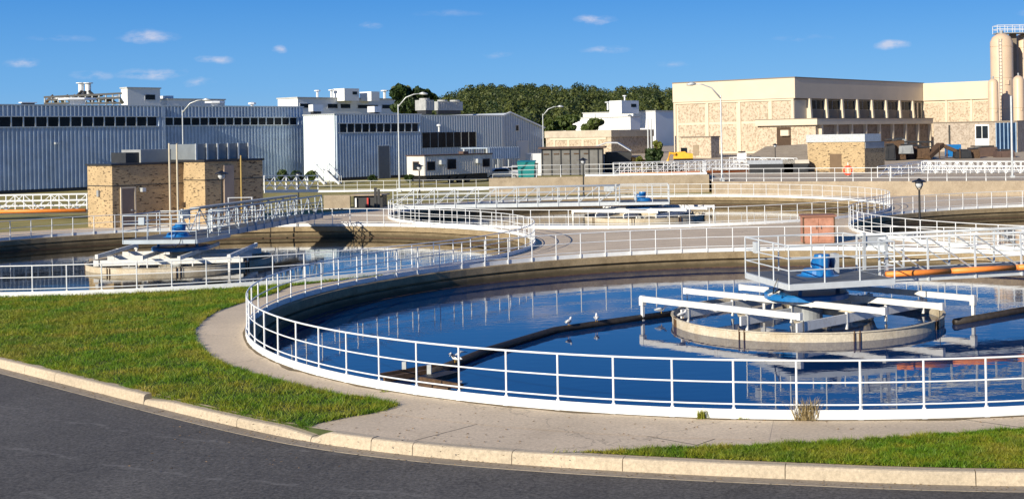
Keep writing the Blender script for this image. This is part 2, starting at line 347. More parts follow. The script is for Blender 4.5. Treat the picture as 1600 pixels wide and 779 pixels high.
def grassmat():
    m, nt, b = nodes('grass_blades'); b.inputs['Roughness'].default_value = .55
    n = nz(nt, .8, 6, .72); r = ramp(nt, n.outputs['Fac'], [(.30, (.07,.19,.008)), (.47, (.15,.275,.010)), (.59, (.31,.32,.020)), (.72, (.52,.42,.11))])
    n3 = nz(nt, .33, 5, .7); f3 = ramp(nt, n3.outputs['Fac'], [(.46, 0), (.66, .7)]); c0 = mix(nt, f3.outputs[0], r.outputs[0], (.36,.30,.045))
    n2 = nz(nt, 14, 3); f = ramp(nt, n2.outputs['Fac'], [(.3, .6), (.7, 1.35)]); c = mix(nt, 1.0, c0, f.outputs[0], 'MULTIPLY')
    nt.links.new(c, b.inputs['Base Color'])
    t = nt.nodes.new('ShaderNodeBsdfTranslucent'); nt.links.new(c, t.inputs[0]); mx = nt.nodes.new('ShaderNodeMixShader'); mx.inputs[0].default_value = .35
    nt.links.new(b.outputs[0], mx.inputs[1]); nt.links.new(t.outputs[0], mx.inputs[2]); nt.links.new(mx.outputs[0], nt.nodes['Material Output'].inputs[0]); return m
grass_m = grassmat()
soil_m = mk('lawn_soil', (.045,.06,.018), .95, var=.35, scale=2)
fargrass_m = mk('rough_grass', (.30,.25,.075), .95, var=.3, scale=.35, stain=(.13,.17,.03), stain_amt=.50, bs=.4, bscale=4)
hill_m = mk('hill_ground', (.03,.045,.015), .95, var=.3, scale=.02)

# ------------------------------------------------------------------ kerb line and ground sheets
KB = [(0,573.5),(89.5,595),(225.6,631.5),(369,667.6),(464,685.5),(491,691),(585,703.5),(650.6,713),(804,725),(960,735),(1232,751),(1525,757)]   # foot of the kerb face
K0 = [G(x, y, -.2) for x, y in KB]
d0 = (K0[0]-K0[1]).normalized(); d1 = Vector((1,-.10,0)).normalized()
kp = [K0[0]+d0*90, K0[0]+d0*45, K0[0]+d0*14, K0[0]+d0*5] + K0 + [K0[-1]+d1*6, K0[-1]+d1*20+Vector((0,-1,0)), K0[-1]+d1*70+Vector((0,-6,0))]
for p in kp: p.z = 0
def resample(pts, step):
    # smooth Catmull curve through the points
    out = []
    for i in range(len(pts)-1):
        p0, p1, p2, p3 = pts[max(i-1,0)], pts[i], pts[i+1], pts[min(i+2, len(pts)-1)]
        n = max(2, int((p2-p1).length/step))
        for k in range(n):
            t = k/n; out.append(p1.lerp(p2, t) if (p2-p1).length > 12 else (.5*((2*p1)+(p2-p0)*t+(2*p0-5*p1+4*p2-p3)*t*t+(3*p1-p0-3*p2+p3)*t**3)))
    out.append(pts[-1]); return out
# light smoothing of the measured points first
for _ in range(2):
    q = kp[:]
    for i in range(5, len(kp)-4): q[i] = kp[i]*.5+(kp[i-1]+kp[i+1])*.25
    kp = q
KL = resample(kp, .5)
def offset(L, d):                         # + is towards the tanks (left of travel)
    out = []
    for i, p in enumerate(L):
        t = (L[min(i+1, len(L)-1)]-L[max(i-1, 0)]); t.z = 0; t.normalize(); out.append(p+Vector((-t.y, t.x, 0))*d)
    return out
TANKS = [(4.3,38.8,16.2), (-22.2,59.3,16.3), (-1.2,86.7,17.0), (27.6,65.5,17.4)]
def circ(c, r, n=120): return [Vector((c[0]+r*math.cos(2*PI*k/n), c[1]+r*math.sin(2*PI*k/n), 0)) for k in range(n)]
IN = .18                                  # deck overhang inside the railing line
def sheet(name, outer, holes, z, mat, kind='structure', reject=None):
    vs = []; ed = []
    for loop in [outer]+holes:
        n = len(vs); vs += [Vector((p.x, p.y)) for p in loop]; ed += [(n+i, n+(i+1) % len(loop)) for i in range(len(loop))]
    V, _, Fc, *_r = delaunay_2d_cdt(vs, ed, [], 1, 1e-5)
    keep = []
    def inside(poly, p):
        c = False; j = len(poly)-1
        for i in range(len(poly)):
            a, b = poly[i], poly[j]
            if (a.y > p.y) != (b.y > p.y) and p.x < (b.x-a.x)*(p.y-a.y)/(b.y-a.y)+a.x: c = not c
            j = i
        return c
    for f in Fc:
        c = sum((V[i] for i in f), Vector((0,0)))/len(f)
        if inside(outer, c) and not any(inside(h, c) for h in holes): keep.append(tuple(f))
    mb = MB(); mb.add([(v.x, v.y, z) for v in V], keep); o = mb.build(name, mat); 
    if o.data.polygons and sum(p.normal.z for p in o.data.polygons) < 0: o.data.flip_normals()
    tag(o, kind=kind); return o
kin = offset(KL, .15)
deck_outer = kin + [Vector((62,40,0)), Vector((60,80,0)), Vector((44,97,0)), Vector((18,106.5,0)), Vector((-8,107,0)), Vector((-20,100,0)), Vector((-27,83,0)), Vector((-34,79,0)), Vector((-41,74,0)), Vector((-60,72,0))]
holes = [circ(t, t[2]-IN) for t in TANKS]
tag(sheet('deck', deck_outer, holes, 0.0, deck_m))
# wide ground: everything on the plant side of the kerb out to the horizon
far = kin + [Vector((400,10,0)), Vector((4000,500,0)), Vector((3000,6000,0)), Vector((-3000,6000,0)), Vector((-4000,500,0)), Vector((-400,100,0))]
sheet('ground', far, holes, -0.03, fargrass_m)
roadout = offset(KL, -.32)
rd = roadout + [Vector((80,-40,0)), Vector((-120,-40,0))]
sheet('road', rd, [], -.204, road_m)
base = MB(); base.add([(-4000,-3000,-2.6),(4000,-3000,-2.6),(4000,0,-2.6),(-4000,0,-2.6)], [(0,1,2,3)]);
bf = MB(); bf.add([(-4000,-3000,-.24),(4000,-3000,-.24),(4000,12,-.24),(-4000,12,-.24)], [(0,1,2,3)]); tag(bf.build('verge', fargrass_m), kind='structure')
# soil face behind the kerb stones
# gutter pan
def strip(L1, z1, L2, z2, mb):
    n = len(mb.v); mb.v += [(p.x, p.y, z1) for p in L1] + [(p.x, p.y, z2) for p in L2]; k = len(L1)
    mb.f += [(n+i, n+i+1, n+k+i+1, n+k+i) for i in range(k-1)]
g = MB(); strip(offset(KL, -.34), -.196, offset(KL, .02), -.196, g); strip(offset(KL, -.34), -.25, offset(KL, -.34), -.196, g); tag(g.build('gutter', gutter_m), kind='structure')
g = MB(); strip(offset(KL, .149), -.3, offset(KL, .151), -.001, g); strip(offset(KL, .0), -.205, offset(KL, .149), -.205, g); o = g.build('soil_edge', soil_m); tag(o, kind='structure')

# kerb sections: cast lengths with dark joints; the middle run sits lower
def px_of(p):
    a = p.x/p.y*F; b = (CH-p.z)/p.y*F; return CX+_c*a-_s*b
def kerbmesh(L, h0, h1, wtop=.16, endcap=True):
    mb = MB(); n = len(L); Lf = offset(L, 0); sec = []
    for i in range(n):
        t = L[min(i+1, n-1)]-L[max(i-1, 0)]; t.normalize(); nn = Vector((-t.y, t.x, 0)); h = h0[i] if isinstance(h0, list) else h0
        p = L[i]; zt = -.2+h
        sec.append([(p-nn*.045+UP*-.23), (p-nn*.03+UP*(zt-.05)), (p-nn*.005+UP*(zt-.012)), (p+nn*.03+UP*zt), (p+nn*wtop+UP*zt), (p+nn*(wtop+.01)+UP*-.23)])
    vs = [q for s_ in sec for q in s_]; fs = []
    for i in range(n-1):
        for k in range(5): fs.append((i*6+k, (i+1)*6+k, (i+1)*6+k+1, i*6+k+1))
    fs += [tuple(range(6))[::-1], tuple((n-1)*6+k for k in range(6))]
    mb.add(vs, fs); return mb
def curve_cum(L):
    c = [0]
    for i in range(1, len(L)): c.append(c[-1]+(L[i]-L[i-1]).length)
    return c
KF = resample(kp, .12); CUM = curve_cum(KF)
def at_px(px):
    best = min(range(len(KF)), key=lambda i: abs(px_of(Vector((KF[i].x, KF[i].y, -.1)))-px) if KF[i].y > 10 else 1e9); return best
joint_px = [39, 89.5, 229, 371, 487, 585, 651, 806, 968, 1232, 1525]
js = [at_px(p) for p in joint_px]
left_extra = []
s0 = CUM[js[0]]
k = js[0]
while CUM[k] > 0.1 and len(left_extra) < 14:
    target = CUM[k]-2.6; k2 = min(range(len(CUM)), key=lambda i: abs(CUM[i]-target)); left_extra.insert(0, k2); k = k2
right_extra = []; k = js[-1]
while len(right_extra) < 10:
    target = CUM[k]+3.0; k2 = min(range(len(CUM)), key=lambda i: abs(CUM[i]-target)); right_extra.append(k2); k = k2
seq = left_extra+js+right_extra
names_k = {(39,89.5): 'full height cream kerb stone beside the lawn at the left edge', (89.5,229): 'long cream kerb stone whose square end stands proud of the lawn',
 (229,371): 'low kerb stone just past the proud square kerb end', (371,487): 'low kerb stone dipping down before the ramped kerb end', (487,585): 'kerb stone with the ramped curved end at the lawn tip',
 (585,651): 'shortest cream kerb stone in front of the wide pavement', (651,806): 'kerb stone in front of the bare wide pavement, right of the shortest kerb stone', (806,968): 'kerb stone in front of the narrow start of the right lawn strip',
 (968,1232): 'kerb stone below the middle of the right lawn strip', (1232,1525): 'kerb stone at the road below the grass tuft by the railing'}
for i in range(len(seq)-1):
    a, b_ = seq[i], seq[i+1]
    if b_-a < 2: continue
    L = KF[a:b_+1]
    # leave a thin joint
    L = [L[0].lerp(L[1], .04)] + L[1:-1] + [L[-2].lerp(L[-1], .94)]
    pa = joint_px[seq.index(a)-len(left_extra)] if a in js else None
    h = .205
    if pa == 229: h = [.10+.07*min(1, j/7) for j in range(len(L))]
    elif pa == 371: h = [.17-.085*max(0, (j-len(L)*.6)/(len(L)*.4)) for j in range(len(L))]
    elif pa == 487: h = [.085+.13*min(1, max(0, j-1)/3)**.7 for j in range(len(L))]
    mb = kerbmesh(L, h, 0, .17)
    if pa is not None and b_ in js:
        lab = names_k.get((pa, joint_px[js.index(b_)]))
    else: lab = None
    if lab is None:
        lab = 'cream kerb stone along the road running off the left edge' if seq.index(a) < len(left_extra) else 'cream kerb stone along the road running off the right edge'
    # only those the picture shows
    m = L[len(L)//2]
    if m.y < 5 or not (-40 < px_of(Vector((m.x, m.y, -.1))) < 1650): 
        if not (-400 < px_of(Vector((m.x, m.y, -.1))) < 2200): continue
    tag(mb.build('kerb_stone', kerb_m), lab, 'kerb', 'concrete kerb stones along the road')

# path ring round the near tank (a slightly different pour)
def ringsheet(c, r0, r1, z, mat, name, a0=0, a1=2*PI, n=120):
    mb = MB(); mb.lathe((c[0], c[1], z), [(r1, 0), (r0, 0)], n, a0, a1); o = mb.build(name, mat)
    if o.data.polygons[0].normal.z < 0: o.data.flip_normals()
    return tag(o, kind='structure')
ringsheet(TANKS[0], 16.2+.06, 16.2+1.55, .004, walk_m, 'path', R_(150), R_(262))

jm = MB(); t0 = TANKS[0]; n = 220; r_ = [t0[2]+.075+.05*random.random()+(.09*random.random() if random.random() < .25 else 0) for _ in range(n)]
vs = []
for k in range(n):
    a = 2*PI*k/n; vs += [(t0[0]+(t0[2]-.0)*math.cos(a), t0[1]+(t0[2]-.0)*math.sin(a), .008), (t0[0]+r_[k]*math.cos(a), t0[1]+r_[k]*math.sin(a), .008)]
jm.add(vs, [(2*k, 2*k+1, (2*k+3) % (2*n), (2*k+2) % (2*n)) for k in range(n)])
o = jm.build('joint', mk('joint_dirt', (.15,.11,.06), .95, var=.4, scale=4)); tag(o, kind='structure')
if o.data.polygons[0].normal.z < 0: o.data.flip_normals()
def debris(n, xr, yr, label, size=(.012,.035), z=.006):
    q = MB(); k = 0
    while k < n:
        x, y = random.uniform(*xr), random.uniform(*yr); d = math.hypot(x-TANKS[0][0], y-TANKS[0][1])
        if d < TANKS[0][2]+.05: continue
        s = random.uniform(*size); a = random.uniform(0, PI); c, s_ = math.cos(a)*s, math.sin(a)*s; h = random.uniform(.002,.02)
        q.add([(x-c,y-s_,z),(x+s_*.5,y-c*.5,z+h),(x+c,y+s_,z+.002),(x-s_*.5,y+c*.5,z+h*.5)], [(0,1,2,3)]); k += 1
    tag(q.build('leaf_litter', mk('leaf_litter', (.22,.14,.07), .9, var=.5, scale=9)), label, 'litter', kind='stuff')
debris(420, (-9,10), (19.9,30), 'tiny dry leaf bits and grit strewn over the pavement')
gt = offset(KL, -.2); gt = [p for p in gt if -17 < p.x < 9]; q = MB()
for _ in range(650):
    p = random.choice(gt)+Vector((random.gauss(0,.12), random.gauss(0,.12), 0)); s_ = random.uniform(.008,.028); a = random.uniform(0, PI); c, d = math.cos(a)*s_, math.sin(a)*s_; z = -.19
    q.add([(p.x-c,p.y-d,z),(p.x+d*.5,p.y-c*.5,z+.008),(p.x+c,p.y+d,z),(p.x-d*.5,p.y+c*.5,z+.004)], [(0,1,2,3)])
tag(q.build('gutter_litter', mk('gutter_litter', (.20,.14,.08), .9, var=.6, scale=9)), 'grit and leaf bits lying along the gutter', 'litter', kind='stuff')

# lawns
LL = [G(*p) for p in [(455,447),(435,455),(409,463),(372,474),(335,486),(311,502),(299,517),(301.6,535.6),(326,560),(351,572.6),(394,586),(434,597),(496,612.6),(536,619),(588,626.5),(618,633),(600,640),(579,645.6),(540,651),(512,657),(497,661),(490,664.5)]]
kback = [p for p in offset(KL, .175) if p.x < LL[-1].x-.04 and p.y > 15][::-1]
t2 = TANKS[1]
arc = [Vector((t2[0]+(t2[2]+.08)*math.cos(a), t2[1]+(t2[2]+.08)*math.sin(a), 0)) for a in np.linspace(R_(182), R_(318), 60)]
kback = [p for p in kback if p.x > -46]
lawn1 = LL + kback + [Vector((-46, 62, 0))] + arc
LR0 = [G(*p) for p in [(1000,704),(1131,700.6),(1289,694),(1412.5,685.6),(1600,672.5)]]
tip = G(860, 707.5)
kr = [p for p in offset(KL, .18) if p.x > tip.x+.15 and p.x < 16]
lawn2 = [tip]+LR0+[LR0[-1]+Vector((5,1.0,0)), Vector((16, 22.5, 0))]+kr[::-1]
def cleanpoly(P):
    out = [P[0]]
    for p in P[1:]:
        if (p-out[-1]).length > .02: out.append(p)
    return out
lawn1, lawn2 = cleanpoly(lawn1), cleanpoly(lawn2)
sheet('lawn_base', lawn1, [], .012, soil_m); sheet('lawn_base', lawn2, [], .012, soil_m)
def pip(poly, X, Y):
    c = np.zeros(len(X), bool); n = len(poly); j = n-1
    for i in range(n):
        a, b = poly[i], poly[j]
        cond = ((a.y > Y) != (b.y > Y)) & (X < (b.x-a.x)*(Y-a.y)/((b.y-a.y) if b.y != a.y else 1e-9)+a.x); c ^= cond; j = i
    return c
def grass(name, poly, n, hmin, hmax, label, z=.012, mat=None, xlim=None, w=.012, ylim=None):
    xs = [p.x for p in poly]; ys = [p.y for p in poly]
    x0, x1, y0, y1 = min(xs), max(xs), min(ys), max(ys)
    if xlim: x0, x1 = max(x0, xlim[0]), min(x1, xlim[1])
    if ylim: y0, y1 = max(y0, ylim[0]), min(y1, ylim[1])
    X = rng.uniform(x0, x1, n*3); Y = rng.uniform(y0, y1, n*3); ok = pip(poly, X, Y); X, Y = X[ok][:n], Y[ok][:n]; m = len(X)
    # clump height by a cheap wavy field
    def vn(sc, sd):
        g_ = np.random.default_rng(sd).random((512, 512)); u, v = (X+200)*sc, (Y+200)*sc; i, j = np.floor(u).astype(int), np.floor(v).astype(int); fu, fv = u-i, v-j; fu = fu*fu*(3-2*fu); fv = fv*fv*(3-2*fv)
        q = lambda a, b: g_[a % 512, b % 512]
        return (q(i,j)*(1-fu)+q(i+1,j)*fu)*(1-fv)+(q(i,j+1)*(1-fu)+q(i+1,j+1)*fu)*fv
    cl_ = np.clip(.5*vn(4.5, 1)+.3*vn(1.6, 2)+.5*vn(11, 3)-.15, 0, 1.2)**1.3*1.5
    Hh = (hmin+(hmax-hmin)*rng.random(m))*(.30+1.25*cl_)
    a = rng.uniform(0, 2*PI, m); ln = rng.uniform(.2, 1.5, m)*Hh; la = rng.uniform(0, 2*PI, m)
    ww = w*rng.uniform(.6, 1.5, m)*(.6+Y/45)
    V = np.zeros((m, 3, 3)); dx, dy = np.cos(a)*ww/2, np.sin(a)*ww/2
    V[:,0] = np.stack([X-dx, Y-dy, np.full(m, z)], 1); V[:,1] = np.stack([X+dx, Y+dy, np.full(m, z)], 1)
    V[:,2] = np.stack([X+np.cos(la)*ln, Y+np.sin(la)*ln, z+Hh], 1)
    me = bpy.data.meshes.new(name); me.vertices.add(m*3); me.vertices.foreach_set('co', V.reshape(-1).astype(np.float32))
    me.loops.add(m*3); me.loops.foreach_set('vertex_index', np.arange(m*3, dtype=np.int32))
    me.polygons.add(m); me.polygons.foreach_set('loop_start', np.arange(0, m*3, 3, dtype=np.int32)); me.polygons.foreach_set('loop_total', np.full(m, 3, np.int32))
    me.update(calc_edges=True); me.materials.append(mat or grass_m)
    o = bpy.data.objects.new(name, me); COL.objects.link(o); tag(o, label, 'grass', kind='stuff'); return o
grass('grass', lawn1, 330000, .035, .10, 'green mown lawn left of the near tank, yellowing in patches', xlim=(-34, 0))
def grass_edge(name, L, n, z, label, spread=.05, h=.12):
    cum = curve_cum(L); tot = cum[-1]; t = np.sort(rng.uniform(0, tot, n)); P = np.array([(p.x, p.y) for p in L]); c = np.array(cum)
    X = np.interp(t, c, P[:,0])+rng.normal(0, spread, n); Y = np.interp(t, c, P[:,1])+rng.normal(0, spread*.6, n)
    m = n; f = .35+.9*np.abs(np.sin(t*5.1+2*np.sin(t*1.7)))*rng.random(n); Hh = h*f; a = rng.uniform(0, 2*PI, m); la = rng.uniform(0, 2*PI, m); ln = rng.uniform(.3, 1.2, m)*Hh; ww = .014*(.6+Y/45)
    V = np.zeros((m,3,3)); dx, dy = np.cos(a)*ww/2, np.sin(a)*ww/2; zz = np.full(m, z)
    V[:,0] = np.stack([X-dx, Y-dy, zz], 1); V[:,1] = np.stack([X+dx, Y+dy, zz], 1); V[:,2] = np.stack([X+np.cos(la)*ln, Y+np.sin(la)*ln, z+Hh], 1)
    me = bpy.data.meshes.new(name); me.vertices.add(m*3); me.vertices.foreach_set('co', V.reshape(-1).astype(np.float32)); me.loops.add(m*3); me.loops.foreach_set('vertex_index', np.arange(m*3, dtype=np.int32))
    me.polygons.add(m); me.polygons.foreach_set('loop_start', np.arange(0, m*3, 3, dtype=np.int32)); me.polygons.foreach_set('loop_total', np.full(m, 3, np.int32)); me.update(calc_edges=True); me.materials.append(grass_m)
    o = bpy.data.objects.new(name, me); COL.objects.link(o); tag(o, label, 'grass', kind='stuff')
grass_edge('grass', LL[1:-1], 9000, .01, 'ragged grass edge hanging over the curved path')
grass_edge('grass', LR0, 5000, .01, 'ragged grass edge along the pavement at the lower right', .04, .10)
KO = [p for p in offset(KL, .19) if -19 < p.x < LL[-1].x]
grass_edge('grass', KO, 16000, -.05, 'ragged grass edge along the back of the kerb by the left lawn', .03, .12)
grass('grass', lawn2, 130000, .03, .085, 'green and yellow lawn strip along the kerb at the lower right', xlim=(-2, 12))

# ------------------------------------------------------------------ tanks
def water_disc(t, i):
    mb = MB(); n = 120; mb.add([(t[0]+(t[2]-.1)*math.cos(2*PI*k/n), t[1]+(t[2]-.1)*math.sin(2*PI*k/n), -.6) for k in range(n)], [tuple(range(n))])
    tag(mb.build('water', water_m if i == 0 else water_murky), kind='structure')
tlabels = ['round concrete settling tank nearest the road, filled with blue water', 'round concrete settling tank behind the left lawn with the stone pump house beyond it',
           'round concrete settling tank farthest back, its bridge running in from the left', 'round concrete settling tank at the right edge behind the salmon cabinet']
for i, t in enumerate(TANKS):
    water_disc(t, i)
    r = t[2]-IN; root = thing('settling_tank', tlabels[i], 'tank', (t[0], t[1], 0), 'round settling tanks')
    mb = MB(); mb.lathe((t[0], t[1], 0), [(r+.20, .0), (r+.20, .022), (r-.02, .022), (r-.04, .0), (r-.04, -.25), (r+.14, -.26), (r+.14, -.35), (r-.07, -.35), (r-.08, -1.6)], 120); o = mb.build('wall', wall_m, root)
    # inward faces
    fixn(o)
    if sum((p.normal.x*(p.center.x)+p.normal.y*(p.center.y)) for p in o.data.polygons if abs(p.normal.z) < .3) > 0: o.data.flip_normals()
    mb = MB(); mb.lathe((t[0], t[1], 0), [(r-.42, -.62), (r-.42, -.56), (r-.46, -.56), (r-.46, -.62)], 120); mb.build('weir_plate', rust, root)

# ------------------------------------------------------------------ railings
def post_mesh(h=1.07, r=.0215, name='post', mat=None):
    mb = MB(); mb.tube([(0,0,0),(0,0,h)], r, 6); mb.box((0,0,.01), (.10,.10,.02)); mb.box((0,0,.13), (.065,.03,.15)); return mb.mesh(name, mat or white)
POST = post_mesh(); POSTG = post_mesh(mat=galv)
def railing(pts, closed, spacing, label, cat='railing', group='white pipe railings', toe=True, h=1.07, z=0.0, mat=None, mids=(.67,.27), post=None, r=.0185, nposts=None, name='railing'):
    pts = [Vector((p[0], p[1], p[2] if len(p) > 2 else z)) for p in pts]
    c = sum(pts, Vector())/len(pts); c.z = min(p.z for p in pts)
    root = thing(name, label, cat, c, group); mat = mat or white
    L = pts+[pts[0]] if closed else pts; cum = curve_cum(L); tot = cum[-1]
    n = nposts or max(1, round(tot/spacing)); ks = range(n) if closed else range(n+1); j = 0
    for k in ks:
        s_ = tot*k/n
        while j < len(cum)-2 and cum[j+1] < s_: j += 1
        t = (s_-cum[j])/max(1e-9, cum[j+1]-cum[j]); p = L[j].lerp(L[j+1], t); d = L[j+1]-L[j]
        o = bpy.data.objects.new('post', post or POST); COL.objects.link(o); o.parent = root; o.location = p-c; o.rotation_euler = (0,0,math.atan2(d.y, d.x)); o.scale = (1,1,h/1.07)
    for nm, hh, rr in [('top_rail', h, r*1.15)]+[('middle_rail', mids[0]*h/1.07, r*.9)]+([('lower_rail', mids[1]*h/1.07, r*.9)] if len(mids) > 1 else []):
        mb = MB(); mb.tube([p+UP*hh for p in pts], rr, 6, closed); mb.build(nm, mat, root, True)
    if toe:
        mb = MB(); q = pts+[pts[0]] if closed else pts
        for sgn in (0,):
            n_ = len(q); vs = []
            for i, p in enumerate(q):
                if closed: d = q[(i+1) % (n_-1)]-q[(i-1) % (n_-1)]
                else: d = q[min(i+1, n_-1)]-q[max(i-1, 0)]
                d.normalize(); nn = Vector((-d.y, d.x, 0))*.01; off = Vector((-d.y, d.x, 0))*-.032
                vs += [p+off-nn+UP*.012, p+off+nn+UP*.012, p+off+nn+UP*.185, p+off-nn+UP*.185]
            fs = []
            for i in range(n_-1):
                for k in range(4): fs.append((i*4+k, (i+1)*4+k, (i+1)*4+(k+1) % 4, i*4+(k+1) % 4))
            if not closed: fs += [(3,2,1,0), ((n_-1)*4, (n_-1)*4+1, (n_-1)*4+2, (n_-1)*4+3)]
            mb.add(vs, fs)
        o = mb.build('toe_board', mat, root); fixn(o)
    return root
rl = ['white pipe railing ringing the near tank, standing closest to the road', 'white pipe railing ringing the left tank, behind the lawn', 'white pipe railing ringing the farthest back tank', 'white pipe railing ringing the tank at the right edge behind the cabinet']
for i, t in enumerate(TANKS):
    r0 = 0.01
    railing([(t[0]+t[2]*math.cos(2*PI*k/180+r0), t[1]+t[2]*math.sin(2*PI*k/180+r0)) for k in range(180)], True, 1.15, rl[i], nposts=[89,90,94,96][i], group='white pipe railings round the tanks')

# ------------------------------------------------------------------ centre mechanism (local: d = +x, n = +y, z=0 deck level)
def mechanism(label):
    root = thing('skimmer_mechanism', label, 'tank machinery', (0,0,0), 'rotating skimmer mechanisms in the tanks')
    mb = MB(); mb.lathe((0,0,0), [(4.1,-.75),(4.1,-.34),(4.11,-.33),(4.19,-.33),(4.19,-.36),(4.15,-.37),(4.15,-.75)], 96); ring = mb.build('scum_ring', ringm, root); fixn(ring)
    for k in range(8):
        a = 2*PI*k/8+.21
        for da in (-.012, .012):
            q = MB(); c = Vector((4.17*math.cos(a+da*1.6), 4.17*math.sin(a+da*1.6), -.45)); q.box(c, (.06,.03,.30), a); q.build('bracket', rust, root)
    def beam(a, b, h=.175, w=.10, m=white2):
        q = MB(); q.bar(a, b, w, h); d = (Vector(b)-Vector(a)); n = max(2, int(d.length/2.2))
        for i in range(n+1):
            p = Vector(a)+d*(i/n); dn = d.normalized(); q.bar(p-dn*.06, p+dn*.06, w+.03, h+.03)
        return q.build('skimmer_beam', m, root)
    z = .07
    beam((-4.0,-3.15,z), (2.2,-3.15,z)); beam((-4.3,-.85,z), (3.45,-.85,z)); beam((-3.45,.95,z), (4.2,.95,z)); beam((-2.2,3.05,z), (4.0,3.05,z))
    beam((4.0,1.0,z-.02), (7.0,.6,z-.02), .14, .1) if False else None
    for x in (-2.2, .15, 2.2):
        q = MB(); q.bar((x,-3.3,-.23), (x,3.3,-.23), .06, .26); q.build('cross_beam', white2, root)
    for (x, y) in [(-4.0,-3.15),(4.0,3.05)]:
        q = MB(); q.bar((x,y,-.62), (x,y,-.07), .09, .09); q.box((x,y,.0), (.16,.16,.26)); q.build('skimmer_post', white2, root)
    for (x, y) in [(-2.2,-3.05),(-2.2,-1),(.15,-3.05),(.15,-1),(2.2,-1),(-2.2,1),(.15,1),(2.2,1),(2.2,3.05),(.15,3.05),(-.9,-1),(.9,1)]:
        q = MB(); q.bar((x,y+.05,-.55), (x,y+.05,-.05), .08, .05); q.build('hanger', white2, root)
    for (x, y) in [(3.6,-1.0),(2.25,-3.05),(-3.6,1.0),(-2.25,3.05),(-4.1,-1),(4.1,1)]:
        q = MB(); q.tube([(x,y,-.55),(x,y,-.05)], .012, 5); q.build('tie_rod', dark_metal, root)
    q = MB(); q.lathe((0,0,0), [(0,.30),(1.25,.30),(1.3,.26),(1.3,.12),(1.2,.10),(0,.10)], 40); fixn(q.build('drive_turntable', blue, root))
    q = MB(); q.lathe((0,0,0), [(.5,.1),(.5,-.8)], 24); fixn(q.build('centre_column', grey_metal, root))
    for k in range(4):
        a = PI/4+k*PI/2; q = MB(); q.lathe((1.55*math.cos(a), 1.55*math.sin(a), 0), [(.62,-.34),(.60,-.36),(.50,-.62),(.3,-.75)], 14, a-1.7, a+1.7); q.build('feed_scoop', ringm, root)
    for k in range(3):
        a = 1.0+k*2.1; q = MB(); q.bar((1.1*math.cos(a), 1.1*math.sin(a), .08), (1.0*math.cos(a), 1.0*math.sin(a), .46), .10, .10); q.build('turntable_lug', blue, root)
    q = MB(); q.tube([(-1.9,1.9,-.32),(-.6,.4,-.3),(1.6,.5,-.34)], .13, 10); q.build('sludge_pipe', ringm, root, True)
    return root
mlab = ['white skimmer beams and ring on the water of the near tank', 'white skimmer beams and ring on the water of the left tank', 'white skimmer beams and ring on the water of the farthest back tank']
mech = mechanism(mlab[0])
MC = [(4.55, 38.7), (-22.7, 59.7), (-.9, 87.0)]
for i, (ang) in enumerate((-44.5, -83, 158)):
    m = mech if i == 0 else copy_tree(mech); place(m, (MC[i][0], MC[i][1], 0), R_(ang)); m['label'] = mlab[i]

